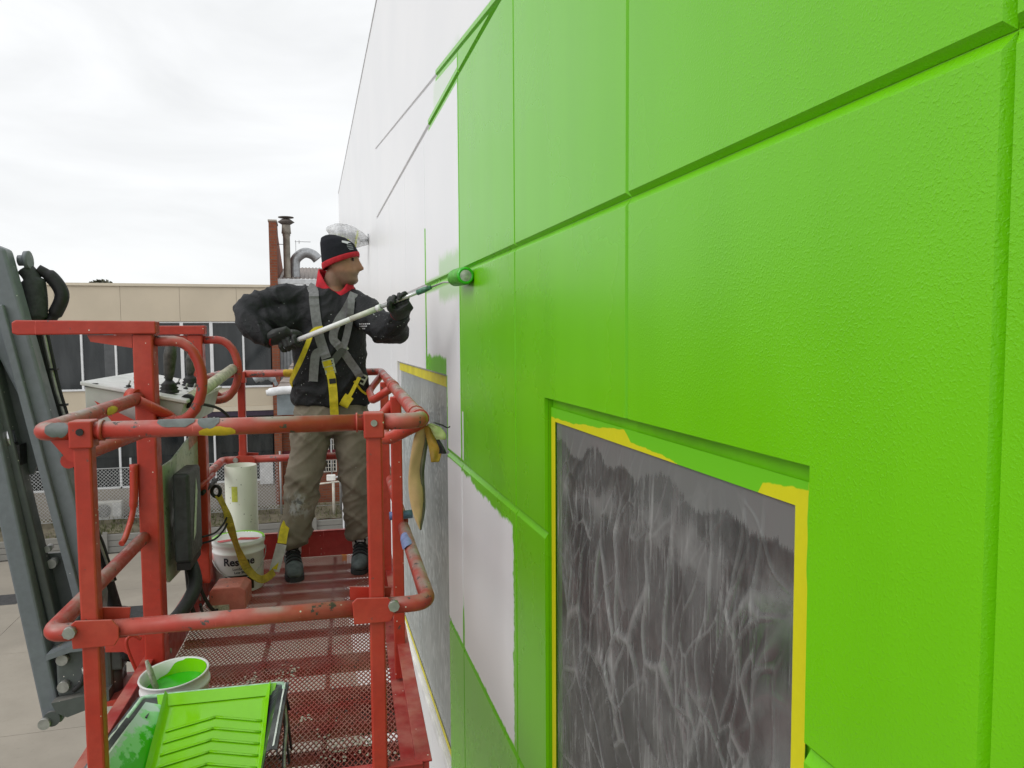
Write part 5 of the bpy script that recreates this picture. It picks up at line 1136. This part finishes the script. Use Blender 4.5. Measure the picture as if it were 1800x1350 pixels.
spl = jt.M('MULTIPLY', jt.ss(jt.voro(80), .26, .16), jt.ss(jt.voro(80, out=1), .72, .76)); spl = jt.M('MULTIPLY', spl, jt.ss(jt.noise(6, 2), .48, .58))
jt.col(jt.mix(spl, jc, (.42, .44, .44))); jt.bump(jt.M('ADD', jt.M('MULTIPLY', jt.noise(220, 3), .25), jt.M('ABSOLUTE', jt.M('SUBTRACT', jt.noise(16, 4, .6, None, .8), .5))), .55, .02)
jmb = remeshed(jk, .0095, 3, folds); jacket = jmb.build('jacket', jt.m, man, recalc=False)
# trousers
tk = P()
ell(tk, smooth_path([((-.285, 2.262, -.30), (.18, .13)), ((-.285, 2.262, -.40), (.198, .142)), ((-.283, 2.262, -.48), (.19, .14)), ((-.282, 2.262, -.53), (.12, .11))]), n=26)
ell(tk, smooth_path([((-.385, 2.26, -.42), (.105, .125)), ((-.405, 2.25, -.60), (.104, .115)), ((-.440, 2.22, -.80), (.089, .096)), ((-.462, 2.225, -.92), (.088, .092)), ((-.488, 2.235, -1.06), (.079, .088)), ((-.503, 2.245, -1.115), (.072, .080)), ((-.506, 2.247, -1.14), (.064, .072))]), n=22)
ell(tk, smooth_path([((-.185, 2.26, -.42), (.105, .125)), ((-.175, 2.26, -.60), (.100, .115)), ((-.162, 2.245, -.80), (.086, .096)), ((-.157, 2.26, -.92), (.084, .092)), ((-.150, 2.285, -1.06), (.078, .088)), ((-.147, 2.30, -1.115), (.070, .080)), ((-.146, 2.30, -1.14), (.062, .072))]), n=22)
def tfolds(p, n_):
    q = Vector(p); z = q.z-ZC; s_ = .7+1.0*math.exp(-((z+.80)/.10)**2)+1.5*math.exp(-((z+1.08)/.07)**2)+.6*math.exp(-((z+.48)/.08)**2)
    return (crest(q.x*5+z*4, q.y*4, z*9+q.x*6, 2.8)*.010+crest(q.x*9-z*5, q.y*7, z*15-q.x*8, 2.8)*.007)*s_-.005
tq = T('trousers_khaki', .85, spec=.2); X_, Y_, Z_ = tq.sep(tq.pos)
kc = tq.mix(tq.ss(tq.noise(9, 4), .3, .7), (.172, .150, .114), (.240, .210, .163))
kd = Vector(BW((-.465, 2.13, -.905)))
dist = tq.node('ShaderNodeVectorMath', {0: tq.pos, 1: kd}, out=1, operation='DISTANCE')
sm1 = tq.M('MULTIPLY', tq.ss(dist, .105, .03), tq.ss(tq.noise(24, 5, .7, tq.scale(tq.pos, (1, 1, .6))), .45, .60))
sm2 = tq.M('MULTIPLY', tq.ss(tq.voro(40), .17, .11), tq.ss(tq.voro(40, out=1), .80, .84))
kc = tq.mix(tq.M('MAXIMUM', tq.M('MULTIPLY', sm1, .95), tq.M('MULTIPLY', sm2, .8)), kc, (.42, .43, .43))
dk2 = tq.M('MULTIPLY', tq.ss(dist, .09, .02), tq.ss(tq.noise(30, 4), .55, .66)); kc = tq.mix(tq.M('MULTIPLY', dk2, .7), kc, (.06, .065, .07))
tq.col(kc); tq.bump(tq.noise(260, 3), .12, .002)
remeshed(tk, .0095, 3, tfolds).build('trousers', tq.m, man, recalc=False)
# red hood collar and jacket collar
def collar(nm, m, rad, top, drop, dip, flare, th):
    k = P(); C_ = Vector((-.250, 2.248, 0))
    def fn(s_, q):
        a = s_*2*math.pi; d = Vector((math.sin(a), -math.cos(a), 0)); fr_ = (1+math.cos(a-R(8)))/2
        zt_ = top-dip*fr_**5+.016*(1-fr_)+.008*math.sin(a*3+1); z = zt_-drop*(1-q); r_ = rad+flare*(1-q)*.7+.010*fr_**4*(1-q)+.004*mnoise.noise(Vector((math.cos(a)*3, math.sin(a)*3, q*2)))
        return C_+Vector((d.x*r_*1.04, d.y*r_, z))
    k.grid(60, 7, fn); return solid(k.build(nm, m, man, recalc=False), th)
collar('hood_collar', plain('hood_red', (.46, .007, .02), .85, 0, .2, 30), .084, .350, .125, .118, .030, .009)
collar('jacket_collar', jt.m, .104, .262, .06, .085, .034, .006)
# gloves: fingers closed around the pole
M_glove = worn('glove_black', (.014, .015, .015), chip=(.10, .12, .11), thr=.66, dust=.3, dustc=(.10, .11, .10), fade=(.024, .026, .026), spk=(.4, .42, .4), rough=.6)
def glove(c, d, wrist, nm, flip=1, rp=.0135, sz=1.0):
    c, d, wrist = Vector(c), Vector(d).normalized(), Vector(wrist); n_ = (c-wrist); n_ = (n_-d*n_.dot(d)).normalized(); s_ = d.cross(n_)*flip
    k = P(); pc = c-n_*.034*sz-s_*.012
    k.tube([wrist-(pc-wrist)*.15, wrist, wrist.lerp(pc, .5), pc, pc+n_*.012], [(.036*sz, .034*sz), (.036*sz, .033*sz), (.044*sz, .028*sz), (.049*sz, .022*sz), (.045*sz, .015*sz)], 16, ref=tuple(d))
    rr = rp+.0105*sz
    for i, (o_, L_, fr_) in enumerate(((-.036, 1.0, .0108), (-.0125, 1.08, .0112), (.0115, 1.03, .0110), (.034, .86, .0098))):
        o_ *= sz; fr_ *= sz; pts = [c-n_*(.036*sz)-s_*.010+d*o_*.95]
        for a in (200, 150, 95, 40, -15, -60):
            ang = R(180-(180-a)*L_*.98); pts.append(c+d*(o_+.003*math.sin(i*2.1+a))+(n_*math.cos(ang)+s_*math.sin(ang))*rr*(1.14 if a in (150, 40) else 1.0))
        k.tube(pts, [fr_*1.05]+[fr_*1.05, fr_, fr_*1.06, fr_*.95, fr_*.95, fr_*.8], 10)
    th_ = [c-n_*.040*sz-d*.030*sz-s_*.006, c-n_*.020*sz-d*.048*sz-s_*.022, c+n_*.004-d*.042*sz-s_*(rr+.004), c+n_*.024-d*.026*sz-s_*.014]
    k.tube(spline(th_, 3), [.0145*sz]*3+[.0135*sz]*3+[.0125*sz]*3+[.0105*sz], 10)
    return remeshed(k, .0034, 2).build(nm, M_glove, man, recalc=False)
pd = (F_-A_).normalized()
glove(ln(.012), -pd, (-.570, 2.032, -.003), 'glove', 1, .0135, 1.2); glove(ln(.69), pd, (.0585, 1.765, .110), 'glove', -1, .0095, 1.12)
M_cuff = plain('cuff_red', (.30, .006, .02), .8)
for a, b, r_ in (((-.580, 2.036, .0005), (-.555, 2.028, -.009), .040), ((.0578, 1.785, .104), (.0585, 1.758, .120), .039)): P().tube([a, b], r_, 18).build('sleeve_cuff', M_cuff, man)
# shoes and socks
M_shoe = plain('shoe_grey', (.085, .105, .105), .7, 0, .35, 25, .3, 160); M_lace = plain('lace_black', (.012, .013, .014), .7); M_sole = plain('sole_dark', (.030, .032, .034), .7)
def shoe(c, ang, nm='shoe'):
    c = Vector(c); d = Vector((math.sin(R(ang)), -math.cos(R(ang)), 0)); F0 = -1.298
    k = P(); pr_ = [(-.085, .038, .030, .050), (-.075, .050, .037, .055), (-.03, .060, .041, .063), (.03, .056, .045, .058), (.08, .044, .049, .046), (.125, .034, .047, .037), (.158, .026, .037, .030), (.172, .016, .022, .022)]
    k.tube([c+d*a+Vector((0, 0, F0+.012+h-c.z)) for a, h, w_, _ in pr_], [(h, w_) for a, h, w_, _ in pr_], 18, ref=(0, 0, 1))
    k.tube([c+d*-.03+Vector((0, 0, F0+.06-c.z)), c+d*-.028+Vector((0, 0, F0+.125-c.z))], [(.048, .055), (.042, .050)], 18, ref=(1, 0, 0))
    o = remeshed(k, .006, 2).build(nm, M_shoe, man, recalc=False)
    sl_ = P(); out_ = [(-.092, .0), (-.085, .03), (-.04, .041), (.03, .046), (.09, .052), (.14, .047), (.17, .028), (.178, 0)]; out_ = out_+[(a, -b) for a, b in out_[-2:0:-1]]
    s2 = d.cross(Vector((0, 0, 1))); sl_.prism(out_, lambda q: c+d*q[0]+s2*q[1]+Vector((0, 0, F0+.001-c.z)), lambda q: c+d*q[0]+s2*q[1]*.98+Vector((0, 0, F0+.024-c.z)))
    sl_.build('sole', M_sole, o)
    for i in range(4):
        a = .012+.024*i; h = (.132, .122, .110, .098)[i]; P().tube(spline([c+d*a+s2*-.036+Vector((0, 0, F0+h-.022-c.z)), c+d*(a+.004)+s2*-.02+Vector((0, 0, F0+h+.000-c.z)), c+d*(a+.006)+Vector((0, 0, F0+h+.007-c.z)), c+d*(a+.004)+s2*.02+Vector((0, 0, F0+h+.000-c.z)), c+d*a+s2*.036+Vector((0, 0, F0+h-.022-c.z))], 4), .0075, 8).build('lace', M_lace, o)
    P().add([c+d*a+s2*b+Vector((0, 0, F0+h-c.z)) for a, b, h in ((.012, -.020, .128), (.014, .020, .128), (.016, .024, .165), (.014, -.024, .165))], [(0,1,2,3)]).build('tongue', M_lace, o)
    P().tube([c+d*(.020+.006*math.sin(R(t_)))+s2*(.028*math.cos(R(t_)))+Vector((0, 0, F0+.150+.022*math.sin(R(t_))-c.z)) for t_ in range(0, 360, 30)], .006, 8, closed=True).build('tongue_loop', M_lace, o)
    P().tube([c+d*-.028+Vector((0, 0, F0+.10-c.z)), c+d*-.026+Vector((0, 0, F0+.20-c.z))], [(.047, .050), (.049, .052)], 16, ref=(1, 0, 0)).build('sock', plain('sock_white', (.60, .60, .59), .9), o)
shoe((-.508, 2.235, -1.25), 8); shoe((-.142, 2.285, -1.25), -4)
# harness: webbing laid on the jacket
bvh = BVHTree.FromPolygons([tuple(v) for v in jmb.v], jmb.f)
M_web = plain('webbing_grey', (.18, .18, .185), .8, 0, .15, 60, .3, 400); M_wy = plain('webbing_yellow', (.58, .47, .012), .7, 0, .15, 40, .3, 300); M_wd = plain('webbing_dark', (.055, .06, .05), .75)
def hug(u, z, off=.004, v0=1.6):
    h, n_, i, dd = bvh.ray_cast(BW((u, v0, z)), BV, 2.0)
    if h is None: return None
    l = h-BO; return Vector((l.dot(BU), l.dot(BV)-off, l.z))
def strap(pts, w_, m, nm='harness_strap', free=0., off=.005):
    P3 = spline([(a, 0, b) for a, b in pts], 5); c = []
    for p in P3:
        best = None
        for o_ in (-.3, 0, .3):
            q = hug(p.x+o_*w_, p.z, off)
            if q is not None and (best is None or q.y < best): best = q.y
        c.append(Vector((p.x, best if best is not None else (c[-1].y if c else 2.1), p.z)))
    y2 = [sum(c[min(max(i+j, 0), len(c)-1)].y for j in (-2, -1, 0, 1, 2))/5 for i in range(len(c))]
    c = [Vector((p.x, min(y, p.y)-.001-free*i/len(c), p.z)) for i, (p, y) in enumerate(zip(c, y2))]
    return P().ribbon(c, w_, (0, -1, .0), .003).build(nm, m, man), c
strap([(-.388, .268), (-.362, .244), (-.358, .185), (-.349, .095), (-.336, .005), (-.32, -.055), (-.301, -.115)], .050, M_web)
strap([(-.323, -.079), (-.353, -.091), (-.363, -.144), (-.371, -.235)], .046, M_web, 'strap_tail', .02, .012)
strap([(-.152, .23), (-.171, .185), (-.202, .131), (-.232, .089), (-.257, .035), (-.263, -.013), (-.241, -.044), (-.206, -.092), (-.175, -.141), (-.146, -.184), (-.126, -.221)], .044, M_web, off=.004)
strap([(-.164, .215), (-.176, .095), (-.195, .004), (-.214, -.062)], .036, M_web, off=.009)
strap([(-.214, -.062), (-.242, -.101), (-.269, -.134)], .040, M_wd, off=.008)
strap([(-.301, -.127), (-.288, -.176), (-.277, -.221), (-.27, -.297), (-.268, -.36), (-.266, -.425)], .044, M_wy, 'leg_strap', 0, .007)
strap([(-.132, -.221), (-.169, -.29), (-.190, -.325)], .020, M_wy, 'strap_tail', 0, .008)
strap([(-.186, -.318), (-.205, -.345), (-.22, -.372)], .050, M_wy, 'leg_strap', 0, .010)
strap([(-.212, -.360), (-.232, -.40), (-.24, -.44)], .040, M_dark, 'leg_strap', 0, .007)
strap([(-.16, -.24), (-.125, -.29), (-.095, -.315)], .012, M_wy, 'strap_tail', 0, .006)
def buckle(u, z, w_, h, ang, m, nm='buckle', off=.010):
    q = hug(u, z, off) or Vector((u, 2.1, z)); a = R(ang); ax = (Vector((math.cos(a), 0, math.sin(a))), Vector((0, 1, 0)), Vector((-math.sin(a), 0, math.cos(a))))
    k = P(); t_ = .009
    for s_ in (-1, 1): k.obox(q+ax[0]*(s_*(w_/2-t_/2)), (t_, .007, h), ax); 
    for s_ in (-1, 0, 1): k.obox(q+ax[2]*(s_*(h/2-t_/2)), (w_-2*t_-.0004, .0064, t_), ax)
    return k.build(nm, m, man)
M_bk = plain('buckle_metal', (.34, .37, .28), .4, .6, .2, 60)
buckle(-.292, -.140, .062, .040, 12, M_bk); buckle(-.283, -.178, .056, .040, 12, M_bk); buckle(-.117, -.232, .046, .056, -28, M_bk); buckle(-.207, -.066, .040, .026, 30, M_bk)
q = hug(-.272, -.235, .014); P().obox(q, (.034, .012, .026), ((1, 0, .1), (0, 1, 0), (-.1, 0, 1))).build('buckle', M_dark, man)
# chest lettering, a small white print
for i, (w_, z) in enumerate(((.055, .062), (.040, .050), (.030, .038))):
    u0 = -.128; v_, f_ = [], []
    k = P()
    for j in range(6):
        a, b = u0+w_*j/6, u0+w_*(j+.72)/6; pts = [hug(x, zz_, .003, 1.86) for x, zz_ in ((a, z), (b, z), (b, z+.006), (a, z+.006))]
        if all(pts): k.add(pts, [(0,1,2,3)])
    if k.v: k.build('jacket_print', M_logo, man, kind='stuff', recalc=False)
# safety lanyard from the chest, behind the legs, to the anchor on the lift
ly = thing('safety_lanyard', BW((-.60, 2.05, -1.29)), 'yellow webbing lanyard hanging from the harness to the platform anchor', 'lanyard')
c1 = spline([(-.315, 2.085, .044), (-.353, 2.085, .036), (-.376, 2.082, .010), (-.395, 2.075, -.04), (-.430, 2.085, -.12), (-.468, 2.12, -.195), (-.490, 2.22, -.26), (-.45, 2.42, -.38), (-.43, 2.46, -.70), (-.46, 2.42, -.93)], 6)
def rib(c, w_, m, nm, nrm): return P().ribbon(c, w_, nrm, .003).build(nm, m, ly)
nl = [Vector((-.25, -1, .1)) if i < 30 else Vector((-.6, -.8, 0)) for i in range(len(c1))]
rib(c1, .026, M_wy, 'webbing', nl)
M_lg = plain('webbing_pale', (.47, .47, .46), .75, 0, .15, 30)
c2 = spline([(-.46, 2.42, -.93), (-.50, 2.34, -.98), (-.535, 2.15, -1.01), (-.55, 2.07, -1.085)], 5); rib(c2, .046, M_wy, 'webbing', (.1, -1, .1))
c2 = spline([(-.551, 2.068, -1.088), (-.568, 2.06, -1.15), (-.590, 2.05, -1.225)], 5); rib(c2, .052, M_lg, 'energy_absorber', (.1, -1, .1))
P().add([(-.565, 2.045, -1.175), (-.600, 2.040, -1.205), (-.575, 2.040, -1.215)], [(0,1,2)]).build('yellow_mark', M_wy, ly)
c3 = spline([(-.59, 2.04, -1.225), (-.64, 1.93, -1.225), (-.70, 1.91, -1.165), (-.742, 1.905, -1.06), (-.775, 1.905, -.945), (-.795, 1.90, -.86), (-.830, 1.90, -.775)], 7)
nrm = []
for i in range(len(c3)):
    f = i/len(c3); a = 1.1*math.sin(f*9.0); nrm.append(Vector((math.sin(a)*.8+.25, -math.cos(a), .25)))
rib(c3, .040, plain('webbing_mustard', (.40, .30, .03), .75, 0, .3, 25), 'webbing', nrm)
hk = P(); hk.tube([Vector((-.838, 1.90, -.757))+Vector((.020*math.cos(R(a)), 0, .026*math.sin(R(a)))) for a in range(0, 360, 24)], .009, 8, closed=True); hk.build('snap_hook', M_dark, ly)
